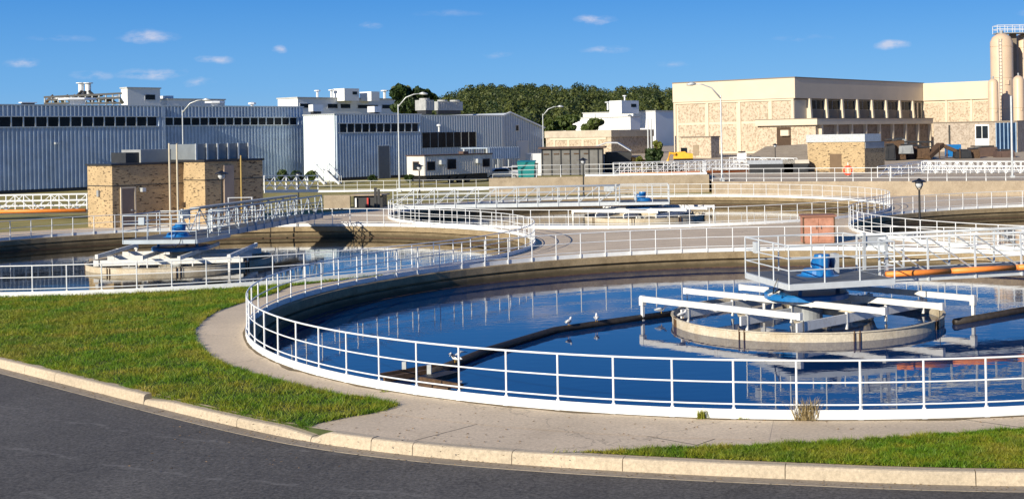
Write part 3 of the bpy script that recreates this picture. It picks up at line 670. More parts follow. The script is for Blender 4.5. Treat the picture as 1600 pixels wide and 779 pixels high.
# ------------------------------------------------------------------ access bridges (local: centre of tank at 0, runs to +x; floor top at z=0)
def bridge(L, label, pipe=True, bays=10, truss='N', w=1.5, plat=(-1.7,1.7,1.75), tall=1.1, darkside=False, portal=True, mat=None, group='access bridges from tank wall to centre drive'):
    mat = mat or bsteel
    root = thing('access_bridge', label, 'bridge', (0,0,0), group); x0, x1, py = plat
    q = MB(); q.box(((x0+x1)/2, 0, -.02), (x1-x0-.1, 2*py-.1, .04)); q.build('platform_floor', grating, root)
    for s in (-1, 1): q = MB(); q.box(((x0+x1)/2, s*py, -.10), (x1-x0, .08, .18)); q.build('platform_edge_beam', mat, root)
    for x in (x0, x1): q = MB(); q.box((x, 0, -.101), (.078, 2*py-.085, .178)); q.build('platform_end_beam', mat, root)
    q = MB(); q.box(((x1+L)/2, 0, -.03), (L-x1-.1, w-.1, .05)); q.build('walkway_floor', grating, root)
    for s in (-1, 1):
        q = MB(); q.box(((x1+L)/2+.03, s*w/2, -.12), (L-x1-.06, .07, .26)); q.build('side_beam', mat, root)
        for zz, nm, r in ((tall,'top_rail',.045), (.72*tall/1.1,'middle_rail',.024), (.38*tall/1.1,'lower_rail',.022)):
            q = MB(); q.tube([(x1,s*w/2,zz),(L,s*w/2,zz)], r, 6); q.build(nm, mat, root, True)
        bl = (L-x1)/bays
        for k in range(bays+1):
            x = x1+bl*k
            q = MB(); q.bar((x, s*(w/2+.06), -.26), (x, s*(w/2+.0), tall), .05, .05); q.build('post', mat, root)
            if k < bays:
                a, b = ((x, s*w/2, tall), (x+bl, s*w/2, 0)) if (k % 2 == 0 or truss == 'N') else ((x, s*w/2, 0), (x+bl, s*w/2, tall))
                q = MB(); q.tube([a, b], .028, 5); q.build('brace', galv, root)
                if truss == 'X':
                    q = MB(); q.tube([(a[0],a[1],b[2]),(b[0],b[1],a[2])], .022, 5); q.build('brace', galv, root)
    # platform railing
    P = [(x1, w/2), (x1, py), (x0, py), (x0, -py), (x1, -py), (x1, -w/2)]
    for zz, nm, r in ((1.1,'platform_top_rail',.026), (.72,'platform_middle_rail',.02), (.38,'platform_lower_rail',.02)):
        q = MB(); q.tube([(x, y, zz) for x, y in P], r, 6); q.build(nm, mat, root)
    pp = []
    for i in range(len(P)-1):
        a, b = Vector(P[i]), Vector(P[i+1]); n = max(1, round((b-a).length/1.15)); pp += [a.lerp(b, k/n) for k in range(n)]
    for p in pp+[Vector(P[-1])]:
        q = MB(); q.tube([(p.x, p.y, -.16), (p.x, p.y, 1.1)], .024, 6); q.build('platform_post', mat, root)
    if portal:
        for s in (-1, 1):
            q = MB(); q.box((x1+.25, s*w/2, .55), (.09,.09,1.25)); q.build('portal_column', galv, root)
        q = MB(); q.box((x1+.7, w/2+.08, .9), (.7,.12,.35)); q.build('control_panel', galv, root)
    if pipe:
        xx = x1+.15; n = 0; gap = 2.3
        q = MB()
        y = -w/2-.16
        while xx < L:
            q.tube([(xx,y,.02),(min(xx+gap-.1, L),y,.02)], .088, 12); xx += gap
        q.tube([(x1+.2,y,.02),(L,y,.02)], .08, 10); q.build('insulated_pipe', orange, root, True)
    # drive
    q = MB(); q.lathe((0,0,0), [(.0,.20),(.42,.20),(.46,.17),(.52,.03),(.66,.0)], 24); dr = fixn(q.build('gear_drive', blue, root))
    q = MB(); q.tube([(-.05,.1,.34),(.50,.35,.34)], .17, 14); q.build('motor', blue, root, True)
    q = MB(); q.lathe((.1,-.1,.18), [(0,.46),(.24,.46),(.25,.40),(.20,.0)], 18); fixn(q.build('gearbox', blue, root))
    q = MB(); q.box((.62,.1,.33), (.16,.3,.6)); q.build('motor_cover', galv, root)
    q = MB(); q.box((x0+.02, py-.9, .85), (.12,.28,.34)); q.build('switch_box', mat, root)
    q = MB(); q.tube([(x0-.05,-py+.7,.1),(x0-.18,-py+.7,-.15),(x0-.1,-py+1.0,-.38),(x0+.3,-py+1.3,-.3)], .018, 6); q.build('cable', black, root)
    return root
br1 = bridge(16.6, 'white bridge with orange pipe reaching the near tank centre from the right', bays=9); place(br1, (MC[0][0]+.35, MC[0][1]-.15, .8), R_(17))
br2 = bridge(16.3, 'dark latticed bridge from far wall to the left tank centre', pipe=False, truss='W', bays=14, darkside=True, mat=mk('blue_grey_paint', (.36,.42,.49), .4, var=.12)); q = MB(); q.box((9.5,.75,1.16), (12.5,.5,.05)); q.build('cable_tray', grey_metal, br2); place(br2, (MC[1][0]+.2, MC[1][1]-.9, .8), R_(84))
br3 = bridge(17.2, 'white trussed bridge crossing left half of the farthest back tank', pipe=False, bays=11); place(br3, (MC[2][0], MC[2][1], .62), R_(181))

# scum pipe and floating trough of the near tank
q = MB(); PZ = -.53
pl = [G(672,583,PZ), G(760,548,PZ), G(866,516,PZ), G(960,502,PZ), G(1056,489,PZ)]
q.tube(pl, .11, 10); sp = tag(q.build('scum_pipe', darkpipe, None, True), 'black bent scum pipe lying on the near tank water left of the ring', 'pipe', 'black scum pipes on the near tank')
q = MB(); q.tube([G(1492,503,PZ), G(1600,484,PZ), G(1680,470,PZ)], .11, 10); tag(q.build('scum_pipe', darkpipe, None, True), 'black scum pipe stub on the near tank water right of the ring', 'pipe', 'black scum pipes on the near tank')
st = thing('scum_trough', 'rusty box frame trough on the near tank water below the black pipe', 'trough', G(680,590,-.6))
A, B, C_, D = G(592,586,-.5), G(688,571,-.5), G(656,592,-.5), G(735,597,-.5)
for nm, a, b in (('frame_beam', G(592,587,-.5), G(684,571,-.5)), ('frame_beam', G(600,592,-.52), G(690,577,-.52)), ('frame_beam', G(658,592,-.5), G(722,603,-.5)), ('frame_beam', G(655,601,-.55), G(702,609,-.55))):
    q = MB(); q.bar(a, b, .09, .12); q.build(nm, rust, st)
q = MB(); q.bar(G(660,595,-.56), G(705,584,-.56), .5, .16); q.build('trough_box', darkpipe, st)
for x, y in ((671,591), (632,586)):
    p = G(x, y, -.6); q = MB(); q.bar(p, p+UP*.34, .10, .10); q.build('stub_post', galv, st)

# ------------------------------------------------------------------ gulls
def gull(label, loc, rz, spread=False):
    root = thing('gull', label, 'gull', (0,0,0), 'white gulls on the near tank')
    q = MB(); q.tube([(-.26,0,.13),(-.17,0,.145),(-.05,0,.15),(.06,0,.16),(.12,0,.20),(.155,0,.25),(.19,0,.265),(.225,0,.26)], [.012,.045,.075,.07,.045,.038,.036,.012], 10); q.build('body', feather, root, True)
    for s in (-1, 1):
        q = MB()
        if spread: q.tube([(.03,s*.05,.2),(-.02,s*.22,.30),(-.12,s*.42,.27)], [.05,.04,.01], 6)
        else: q.tube([(.05,s*.055,.17),(-.08,s*.07,.17),(-.28,s*.03,.15)], [.03,.04,.008], 6)
        q.build('wing', featherg, root, True)
        q = MB(); q.tube([(0,s*.03,.1),(.01,s*.03,0)], .007, 5); q.build('leg', beak, root)
    q = MB(); q.tube([(.22,0,.258),(.275,0,.245)], [.010,.004], 5); q.build('beak', beak, root)
    place(root, loc, rz, .82); return root
def onpipe(px, py): p = G(px, py, PZ+.10); return p
gull('white gull with raised wings on the lower end of the black pipe', onpipe(712,566), 2.6, True)
gull('white gull perched on the black pipe just right of its bend', onpipe(889,508), 1.2)
gull('white gull perched between bend and ring on the black pipe', onpipe(932,502), 1.6)
gull('white gull perched on the black pipe beside the white skimmer post', onpipe(1033,489), .3)
gull('white gull standing on the rim of the ring at its left end', Vector((MC[0][0]-3.85, MC[0][1]-1.35, -.28)), .8)
pm = place(gull('white gull standing on a skimmer beam in front of the platform', Vector((0,0,0)), 0), (0,0,0)); 
q_ = AT(1235, 469, 38.3); pm.location = Vector((3.55, 38.2, .13)); pm.rotation_euler = (0,0,.5)

# ------------------------------------------------------------------ weeds at the railing foot
dry_m = mk('dry_stalks', (.30,.23,.11), .8, var=.4, scale=20)
def weed(px, py, n, h, label, sp=.05, mat=None):
    c = G(px, py); q = MB()
    for k in range(n):
        a = random.uniform(0, 2*PI); l = h*random.uniform(.4, 1); ln = l*random.uniform(.2, .9); s = Vector((math.cos(a+1.57), math.sin(a+1.57), 0))*.006
        b = c+Vector((random.gauss(0,sp), random.gauss(0,.025), 0)); t = b+Vector((math.cos(a)*ln, math.sin(a)*ln*.6, l)); m = b.lerp(t, .5)+UP*l*.12
        q.add([b-s, b+s, m+s*.8, m-s*.8, t], [(0,1,2,3), (3,2,4)])
    tag(q.build('grass_tuft', mat or grass_m), label, 'weed', 'grass tufts at the foot of the near railing')
weed(1262, 656, 330, .44, 'big dry grass tuft against the near railing toe board', .10, dry_m)
weed(1096, 654, 80, .22, 'small green tuft at the near railing, left of the big dry one')
weed(1158, 655, 24, .07, 'tiny green sprig at the near railing between the two tufts')
for x, y in ((600,612), (388,522)): weed(x, y, 30, .06, 'low weeds in the path joint at the left of the near railing')

# ------------------------------------------------------------------ buildings
def ribbed(mb, P, e, L, z0, z1, pitch=.46, depth=.125):      # ribbed sheet wall from P along e; outward = right of e
    out = Vector((e.y, -e.x, 0)); n = int(L/pitch); vs = []; fs = []; pts = []
    for k in range(n):
        for f, d in ((0,0), (.34,0), (.54,1), (.86,1)):
            pts.append((k*pitch+f*pitch, d*depth))
    pts.append((L, 0))
    for s, d in pts:
        p = P+e*min(s, L)+out*d; vs += [(p.x, p.y, z0), (p.x, p.y, z1)]
    for i in range(len(pts)-1): fs.append((2*i, 2*i+2, 2*i+3, 2*i+1))
    mb.add(vs, fs)
def rect(mb, P, e, s0, s1, z0, z1, t=.06, o=0.0):            # thin slab on a wall face, proud by t
    out = Vector((e.y, -e.x, 0)); a = P+e*s0+out*o; a = Vector((a.x, a.y, z0)); mb.obox(a, e*(s1-s0), out*t, UP*(z1-z0)); return mb
def core(mb, P, e1, L1, e2, L2, z0, z1): mb.obox(Vector((P.x,P.y,z0)), e1*L1, e2*L2, UP*(z1-z0)); return mb

def metal_building(P, L, L2, H, label, strip_=None, nwin=0, win=(0,0), mat=bluegrey, leftmat=None, door=None, pitch=.46, name='metal_warehouse', bigwin=None):
    root = thing(name, label, 'building', (P.x, P.y, 0)); mat2 = leftmat or mat
    q = MB(); core(q, P+E1*.05+E2*.05, E1, L-.1, E2, L2-.1, -.1, H-.15); q.build('core_wall', mat2, root)
    q = MB()
    cuts = []
    if strip_:
        z0, z1 = strip_; ribbed(q, P, E1, L, .35, z0, pitch); ribbed(q, P, E1, L, z1, H, pitch)
    else: ribbed(q, P, E1, L, .35, H, pitch)
    q.build('ribbed_wall', mat, root)
    q = MB(); ribbed(q, P+E2*L2, -E2, L2, .35, H, pitch*1.0, .03 if leftmat else .09); q.build('ribbed_wall', mat2, root)
    q = MB(); core(q, P-E1*.1-E2*.12+Vector((0,0,0)), E1, L+.2, E2, .2, H, H+.16); core(q, P-E1*.1+E2*.085, E1, .2, E2, L2, H, H+.155); q.build('roof_edge', galv, root)
    q = MB(); core(q, P, E1, L, E2, L2, H-.1, H-.02); q.build('roof', roofm, root)
    q = MB(); rect(q, P, E1, 0, L, -.1, .35, .05); q.build('plinth', dark_metal, root)
    if strip_:
        for zz in (z0-.12, z1): 
            q = MB(); rect(q, P, E1, win[0]-.2, win[1]+.2, zz, zz+.12, .16); q.build('window_trim', galv, root)
        bl = (win[1]-win[0])/nwin
        for k in range(nwin):
            q = MB(); rect(q, P, E1, win[0]+bl*k+.07, win[0]+bl*(k+1)-.07, z0, z1, .012, .0); q.build('window', glass, root)
            q = MB(); rect(q, P, E1, win[0]+bl*k-.07, win[0]+bl*k+.07, z0, z1, .10); q.build('mullion', galv, root)
        for a, b in ((0, win[0]-.07), (win[1]-.07, L)):
            if b-a > .2:
                q = MB(); ribbed(q, P+E1*a, E1, b-a, z0, z1, pitch); q.build('ribbed_wall', mat, root)
    if door:
        q = MB(); rect(q, P, E1, door[0]-.15, door[1]+.15, 0, door[2]+.15, .12); q.build('door_frame', galv, root)
        q = MB(); rect(q, P, E1, door[0], door[1], 0, door[2], .03, .12); q.build('door', grey_metal if len(door) < 4 else door[3], root)
    if bigwin:
        s0, s1, a, b = bigwin
        q = MB(); rect(q, P, E1, s0, s1, a, b, .03, .10); q.build('window', glass, root)
        for k in range(8):
            x = s0+(s1-s0)*k/7; q = MB(); rect(q, P, E1, x-.04, x+.04, a, b, .04, .131); q.build('mullion', grey_metal, root)
    return root
# first warehouse: right end at px 258
E = AT(259, 215, 150); L1 = 44; P1 = Vector((E.x, E.y, 0))-E1*L1
b1 = metal_building(P1, L1, 24, 9.5, 'long ribbed blue grey warehouse filling the left edge, taller and nearest of the row', (7.22, 8.28), 32, (1.2, 42.9), name='metal_warehouse')
q = MB(); p = P1+E1*(L1-13.3)-E2*.5; q.box((p.x,p.y,5.35), (.5,.35,.22), R_(51)); q.build('wall_lamp', galv, b1)
P2 = P1+E1*L1+E2*.9+E1*.02; L_2 = reach(P2, E1, 474)
b2 = metal_building(P2, L_2, 22, 9.55, 'ribbed blue grey warehouse in the row partly hidden by the stone pump house', (7.3, 8.2), 16, (.3, L_2-1.0))
P3 = AT(523, 215, 160); P3.z = 0; L3 = reach(P3, E1, 658); L3b = reach(P3, E2, 474.5)
dl = (reach(P3, E1, 590), reach(P3, E1, 607))
b3 = metal_building(P3, L3, L3b, 8.4, 'ribbed warehouse with a bright white end wall and a tall dark door', (6.15, 7.25), 11, (.7, L3-.5), leftmat=bluegrey_light, door=(dl[0], dl[1], 4.3, mk('slate_door', (.10,.12,.15), .5)))
P4 = P3+E1*(L3+.02)+E2*.3; L4 = reach(P4, E1, 787); w4 = (.3, reach(P4, E1, 743))
b4 = metal_building(P4, L4, 12, 8.25, 'pale ribbed building with a wide dark window above the trailer', None, bigwin=(w4[0], w4[1], 3.9, 6.0), mat=mk('pale_cladding', (.52,.57,.62), .45, .1, var=.05))
for P, L, zz in ((P4+E2*2+E1*3, 2.0, 0),):
    pass
# gable building
gP = P3+E2*1.2+E1*25.5; gr = thing('gabled_shed', 'pale gabled metal shed with one small window, right end of the warehouse row', 'building', (gP.x, gP.y, 0))
gl = 14.0; ez, pz = 6.5, 8.75
q = MB(); q.prism([(gP.x,gP.y,0), tuple(gP+E1*gl), tuple(gP+E1*gl+UP*ez), tuple(gP+E1*gl/2+UP*pz), tuple(gP+UP*ez)], E2*26); fixn(q.build('wall', mk('pale_cladding_b', (.60,.65,.69), .5, .1, var=.05), gr))
q = MB()
n = int(gl/.5)
for k in range(n):
    s = k*.5+.15; top = ez+(pz-ez)*(1-abs(s-gl/2)/(gl/2))-.12; rect(q, gP, E1, s, s+.12, .2, top, .05)
q.build('siding_rib', bluegrey, gr)
q = MB()
for a, b in ((0, gl/2), (gl, gl/2)):
    q.bar(gP+E1*(a+(-.3 if a == 0 else .3))+UP*(ez-.02)-E2*.15, gP+E1*b+UP*(pz+.08)-E2*.15, .3, .22)
q.build('roof_trim', white, gr)
q = MB(); rs = 8.1; rect(q, gP, E1, rs, rs+.75, 6.0, 7.0, .1); q.build('window_frame', galv, gr); q = MB(); rect(q, gP, E1, rs+.12, rs+.63, 6.12, 6.88, .02, .1); q.build('window', glass, gr)
q = MB(); rect(q, gP, E1, 8.2, 10.8, 0, 4.6, .12); q.build('door_frame', galv, gr); q = MB(); rect(q, gP, E1, 8.35, 10.65, 0, 4.45, .02, .12); q.build('door', offwhite, gr)
# carport beside the trailer
cp = thing('carport', 'low corrugated carport with cars under it, right of the trailer', 'carport', tuple(AT(790,215,168)*1)); 
Pc = AT(762, 215, 160); Pc.z = 0; Lc = reach(Pc, E1, 813); W[cp] = Vector((Pc.x, Pc.y, 0)); cp.location = W[cp]
q = MB(); ribbed(q, Pc, E1, Lc, 2.4, 3.9, .4, .06); core(q, Pc+E2*.05, E1, Lc, E2, 5, 3.75, 3.88); q.build('fascia', bluegrey, cp)
for s in np.linspace(.1, Lc-.1, 4):
    for t in (.3, 4.6):
        a = Pc+E1*float(s)+E2*t; q = MB(); q.bar(a, a+UP*3.75, .15, .15); q.build('column', galv, cp)
# cars
def car(loc, rz, label, m):
    root = thing('parked_car', label, 'car', (0,0,0), 'cars parked by the carport')
    prof = [(-2.2,.35),(-2.25,.75),(-2.0,.98),(-1.5,1.05),(-.9,1.45),(.5,1.48),(1.2,1.02),(2.1,.86),(2.25,.6),(2.2,.35)]
    q = MB(); q.prism([(x,-.85,z) for x, z in prof], (0,1.7,0)); o = fixn(q.build('body', m, root)); bv = o.modifiers.new('bevel', 'BEVEL'); bv.width = .08; bv.segments = 3
    for s in (-1, 1):
        q = MB(); q.prism([(-1.35,s*.86,1.05),(-.85,s*.86,1.38),(.45,s*.86,1.40),(1.0,s*.86,1.04)], (0,s*.01,0)); fixn(q.build('side_window', glass, root))
    q = MB(); q.prism([(1.24,-.7,1.03),(1.24,.7,1.03),(.58,.66,1.45),(.58,-.66,1.45)], (.04,0,.03)); fixn(q.build('windscreen', glass, root))
    for x in (-1.4, 1.4):
        for s in (-1, 1):
            q = MB(); q.tube([(x,s*.70,.33),(x,s*.90,.33)], .33, 16); w = q.build('wheel', black, root); q = MB(); q.tube([(x,s*.90,.33),(x,s*.915,.33)], .18, 12); q.build('rim', galv, w)
    for s in (-1, 1): q = MB(); q.box((2.2,s*.6,.7), (.12,.35,.14)); q.build('headlight', lampglass, root)
    place(root, loc, rz); return root
c0 = AT(783, 266, 152); c0.z = 0; car(c0, R_(20), 'silver car parked under the carport, left of the other one', mk('silver_car_paint', (.55,.57,.6), .25, .5, var=.03))
c0 = AT(800, 264, 158); c0.z = 0; car(c0, R_(28), 'white car parked near the teal bin', mk('white_car_paint', (.75,.76,.78), .25, var=.03))
# teal bin
tb = AT(823, 266, 138); tb.z = 0; rt = thing('waste_bin', 'teal plastic wheeled bin standing by the gabled shed', 'bin', (tb.x, tb.y, 0))
q = MB(); q.prism([(tb.x-.8,tb.y-.6,.2),(tb.x+.8,tb.y-.6,.2),(tb.x+.95,tb.y-.75,2.35),(tb.x-.95,tb.y-.75,2.35)], (0,1.3,0)); fixn(q.build('body', teal, rt))
q = MB(); q.obox((tb.x-1,tb.y-.8,2.35), (2,0,0), (0,1.45,.15), (0,0,.08)); q.build('lid', teal, rt)
for s in (-.7,.7): q = MB(); q.tube([(tb.x+s,tb.y-.5,.1),(tb.x+s+.08,tb.y-.5,.1)], .1, 10); q.build('wheel', black, rt)
tb = AT(833, 266, 141); tb.z = 0; rt = thing('waste_bin', 'dark grey bin right beside the teal one', 'bin', (tb.x, tb.y, 0))
q = MB(); q.prism([(tb.x-.4,tb.y-.4,.1),(tb.x+.4,tb.y-.4,.1),(tb.x+.5,tb.y-.5,2.1),(tb.x-.5,tb.y-.5,2.1)], (0,.9,0)); fixn(q.build('body', grey_metal, rt)); q = MB(); q.box((tb.x,tb.y,2.15), (1.1,1.1,.1)); q.build('lid', black, rt)

# office trailer
TP = AT(663, 240, 141); TP.z = 0; tL = reach(TP, E1, 768); tW = reach(TP, E2, 635)
tr = thing('office_trailer', 'long off-white office trailer with brown roof edge in front of the warehouses', 'trailer', (TP.x, TP.y, 0))
q = MB(); core(q, TP, E1, tL, E2, tW, 1.0, 3.2); q.build('body', trailer_m, tr)
q = MB()
for k in range(int(tL/.38)): rect(q, TP, E1, k*.38+.1, k*.38+.16, 1.0, 3.15, .025)
q.build('siding_rib', trailer_m, tr)
q = MB(); core(q, TP-E1*.1-E2*.1, E1, tL+.2, E2, tW+.2, 3.2, 3.32); q.build('roof', brownroof, tr)
q = MB(); core(q, TP+E1*.5+E2*.3, E1, tL-1, E2, tW-.6, .3, .99); q.build('undercarriage', black, tr)
for s in (tL*.4, tL*.52, tL*.64):
    a = TP+E1*s+E2*.15; q = MB(); q.tube([a+UP*.4, a+E2*.3+UP*.4], .4, 14); q.build('wheel', black, tr)
for x0, x1, za, zb in ((667,678,1.65,2.5), (699,711,1.7,2.7), (754,763.5,1.8,2.6)):
    s0, s1 = reach(TP, E1, x0), reach(TP, E1, x1)
    q = MB(); rect(q, TP, E1, s0-.08, s1+.08, za-.08, zb+.08, .045); w = q.build('window_frame', brownroof, tr); q = MB(); rect(q, TP, E1, s0, s1, za, zb, .02, .045); q.build('window', glass, w)
q = MB(); rect(q, TP+E2*tW, -E2, tW*.35, tW*.7, 1.6, 2.6, .05); q.build('window_frame', brownroof, tr); q = MB(); rect(q, TP+E2*tW, -E2, tW*.4, tW*.66, 1.68, 2.5, .02, .05); q.build('window', glass, tr)
for x in (689, 746):
    s = reach(TP, E1, x); q = MB(); rect(q, TP, E1, s-.35, s+.35, 2.2, 2.7, .4); q.build('air_conditioner', galv, tr)
q = MB(); core(q, TP+E1*tL*.6+E2*.4, E1, .8, E2, .8, 3.32, 3.6); q.build('roof_vent', brownroof, tr)

# stairs and landing at the white end wall
sp_ = thing('steel_stair', 'white steel landing with two stair flights below the white end wall', 'stair', (0,0,0)); W[sp_] = Vector((0,0,0))
A = AT(478, 255, 150); A.z = 0; Bx = AT(523, 255, 150); Bx.z = 0; q = MB(); q.obox((A.x, A.y, 1.55), (Bx.x-A.x,0,0), (0,1.6,0), (0,0,.14)); q.build('landing', white, sp_)
for (x0, x1) in ((487, 507), (508, 530)):
    a = AT(x0, 255, 149.5); b = AT(x1, 280, 147); a.z = 1.6; b.z = 0.0
    for dy in (0, 1.0):
        q = MB(); q.bar(a+Vector((0,dy,0)), b+Vector((0,dy,0)), .08, .2); q.build('stringer', white, sp_); q = MB(); q.tube([a+Vector((0,dy,1)), b+Vector((0,dy,1))], .035, 5); q.build('handrail', white, sp_)
        for t in (0,.5,1): p = a.lerp(b, t)+Vector((0,dy,0)); q = MB(); q.tube([p, p+UP], .03, 5); q.build('stair_post', white, sp_)
    for k in range(7): p = a.lerp(b, (k+.5)/7)+Vector((0,.5,0)); q = MB(); q.box(p, (.28,1,.04)); q.build('tread', galv, sp_)
for t in np.linspace(0, 1, 6):
    p = A.lerp(Bx, float(t)); q = MB(); q.tube([(p.x,p.y,0),(p.x,p.y,2.65)], .04, 5); q.build('landing_post', white, sp_)
q = MB(); q.tube([(A.x,A.y,2.65),(Bx.x,Bx.y,2.65)], .035, 5); q.tube([(A.x,A.y,2.2),(Bx.x,Bx.y,2.2)], .03, 5); q.build('handrail', white, sp_)

# ---------------- stone pump house
PP = AT(175.5, 300, 77.5); PP.z = 0; lA = reach(PP, E1, 287, 300); lL = reach(PP, E2, 137, 300); hP = 3.83
ph = thing('pump_house', 'tan split-stone pump house with dark roof edge behind the left tank', 'building', (PP.x, PP.y, 0))
Q0 = PP+E1*lA; out2 = -reach(Q0, E2, 320.5, 300); Q1 = Q0-E2*out2; lB = reach(Q1, E1, 411, 300)
q = MB(); core(q, PP, E1, lA+.4, E2, lL, -.05, hP); core(q, Q1, E1, lB, E2, out2+lL, -.049, hP+.1); q.build('wall', stone_pump, ph)
q = MB(); core(q, PP-E1*.08-E2*.08, E1, lA+.05, E2, lL+.16, hP, hP+.12); core(q, Q1-E1*.08-E2*.08, E1, lB+.16, E2, out2+lL+.16, hP+.1, hP+.24); q.build('roof', dark_metal, ph)
q = MB(); rect(q, PP, E1, 0.02, lA, 2.55, 2.6, .03); rect(q, PP+E2*lL, -E2, 0, lL, 2.55, 2.6, .03); rect(q, Q1, E1, 0, lB, 2.75, 2.8, .03); rect(q, Q0+E2*0, -E2, .05, out2, 2.75, 2.8, .03); q.build('string_course', dark_metal, ph)
s0, s1 = reach(PP, E1, 190, 320), reach(PP, E1, 210, 320)
q = MB(); rect(q, PP, E1, s0-.08, s0, 0, 2.4, .08); rect(q, PP, E1, s1, s1+.08, 0, 2.4, .08); rect(q, PP, E1, s0-.08, s1+.08, 2.4, 2.48, .08); q.build('door_frame', tan, ph); q = MB(); rect(q, PP, E1, s0, s1, 0, 2.4, .04); dd = q.build('door', mk('taupe_door', (.22,.17,.14), .6), ph)
q = MB(); rect(q, PP, E1, s1-.25, s1-.15, 1.0, 1.08, .05, .04); q.build('handle', galv, dd)
s0 = reach(PP, E1, 221, 300); q = MB(); rect(q, PP, E1, s0-.12, s0+.12, 2.15, 2.4, .35); q.build('wall_lamp', galv, ph)
s0 = reach(PP+E2*lL, -E2, 155, 300); q = MB(); rect(q, PP+E2*lL, -E2, s0-.12, s0+.12, 1.9, 2.3, .12); q.build('wall_lamp', grey_metal, ph)
for px in (357,):
    s0 = reach(Q1, E1, px, 300); q = MB(); rect(q, Q1, E1, s0-.35, s0+.35, .1, 3.7, .12); q.build('downpipe_cover', mk('taupe_panel', (.30,.24,.20), .6), ph)
s0 = reach(Q1, E1, 375, 300); q = MB(); q.tube([Q1+E1*s0-E2*.15+UP*.0, Q1+E1*s0-E2*.15+UP*4.3], .05, 8); q.build('downpipe', mk('yellow_pipe', (.42,.30,.10), .6), ph)
# roof screen panels
rs_ = thing('roof_plant_screen', 'grey metal plant screen boxes standing on the pump house roof', 'roof plant', (PP.x, PP.y, hP+.25)); 
a = Q1+E2*(out2-1.6)+E1*.2
u0 = PP+E2*1.6; ua, ub, uc, ud = (reach(u0, E1, x, 245) for x in (199, 219, 220, 287))
q = MB(); core(q, u0+E1*uc, E1, ud-uc, E2, 2.4, hP+.13, hP+.95); q.build('panel', mk('dull_zinc', (.30,.315,.33), .55, .15), rs_); q = MB(); core(q, u0+E1*ua+E2*.2, E1, ub-ua, E2, 1.8, hP+.13, hP+.78); q.build('panel', dark_metal, rs_)
a = Q1+E2*1.2+E1*.1
q = MB(); core(q, a-E1*.0, E1, lB-.3, E2, 3.2, hP+.25, hP+1.25); q.build('panel', mk('screen_panel', (.20,.225,.25), .5, .2, var=.1), rs_)
for k in range(6): q = MB(); p = a+E1*((lB-.4)*k/5)-E2*.09; q.box((p.x,p.y,hP+.75), (.1,.1,1.06), R_(51.5)); q.build('screen_post', galv, rs_)
# standpipes in front of the wall
vp = thing('vent_standpipe', 'tall pair of galvanised vent pipes joined at the top before the pump house wall', 'pipe', tuple(AT(272, 330, 74)))
a, b = AT(266, 330, 74), AT(278, 330, 74.3); a.z = b.z = 0; za = AT(266, 224, 74).z; W[vp] = a; vp.location = a
q = MB(); q.tube([a, a+UP*za, Vector((b.x, b.y, za)), b], .055, 8); q.build('pipe', mk('pale_steel', (.62,.55,.42), .5, .1), vp)
hg = thing('hatch_guard', 'white rectangular guard frame right of the pump house downpipe', 'guard frame', tuple(AT(375,322,73))); a = AT(357,322,73); b = AT(394,322,73); W[hg] = Vector(tuple(AT(375,322,73)))
zt = AT(357,309,73).z; a.z = b.z = 0; q = MB(); q.tube([a, Vector((a.x,a.y,zt)), Vector((b.x,b.y,zt)), b], .045, 6); q.build('frame', white, hg)

# ---------------- big stone hall on the terrace
TZ = 2.2
N = AT(1242, 215, 179.5); N.z = 0; HT = 12.95
hall = thing('stone_hall', 'large tan aggregate-panelled hall with finned windows on the right', 'building', (N.x, N.y, TZ))
hl = reach(N, E2, 1054, 180); hr = reach(N, E1, 1441, 180)
q = MB(); core(q, N, E1, hr, E2, hl, 0, HT-2.9); q.build('wall', tan, hall)
q = MB(); core(q, N-E1*.35-E2*.35, E1, hr+.35, E2, hl+.4, HT-2.9, HT); q.build('fascia', mk('cream_fascia', (.62,.53,.41), .75, var=.05, scale=.3), hall)
q = MB(); core(q, N-E1*.42-E2*.42, E1, hr+.45, E2, hl+.5, HT, HT+.14); q.build('roof_edge', tan_shade, hall)
Lf = N+E2*hl                                   # left face runs along -E2 from Lf
npan = 4; pw = hl/npan
bays = [(reach(Lf, -E2, a, 180), reach(Lf, -E2, b, 180)) for a, b in ((1058,1103),(1106,1152),(1156,1202),(1205,1247))]
for s0, s1 in bays:
    for za, zb in ((6.9, 9.7), (TZ+.3, 6.55)):
        q = MB(); rect(q, Lf, -E2, s0+.2, min(s1, hl)-.2, za, zb, .03); q.build('aggregate_panel', stone_agg, hall)
for s in [0.15]+[b[0] for b in bays[1:]]+[hl-.25]:
    q = MB(); rect(q, Lf, -E2, s-.22, s+.22, TZ, HT-2.92, .16); q.build('pier', tan, hall)
q = MB(); rect(q, Lf, -E2, 0, hl, HT-3.2, HT-2.92, .2); q.build('string_course', tan, hall)
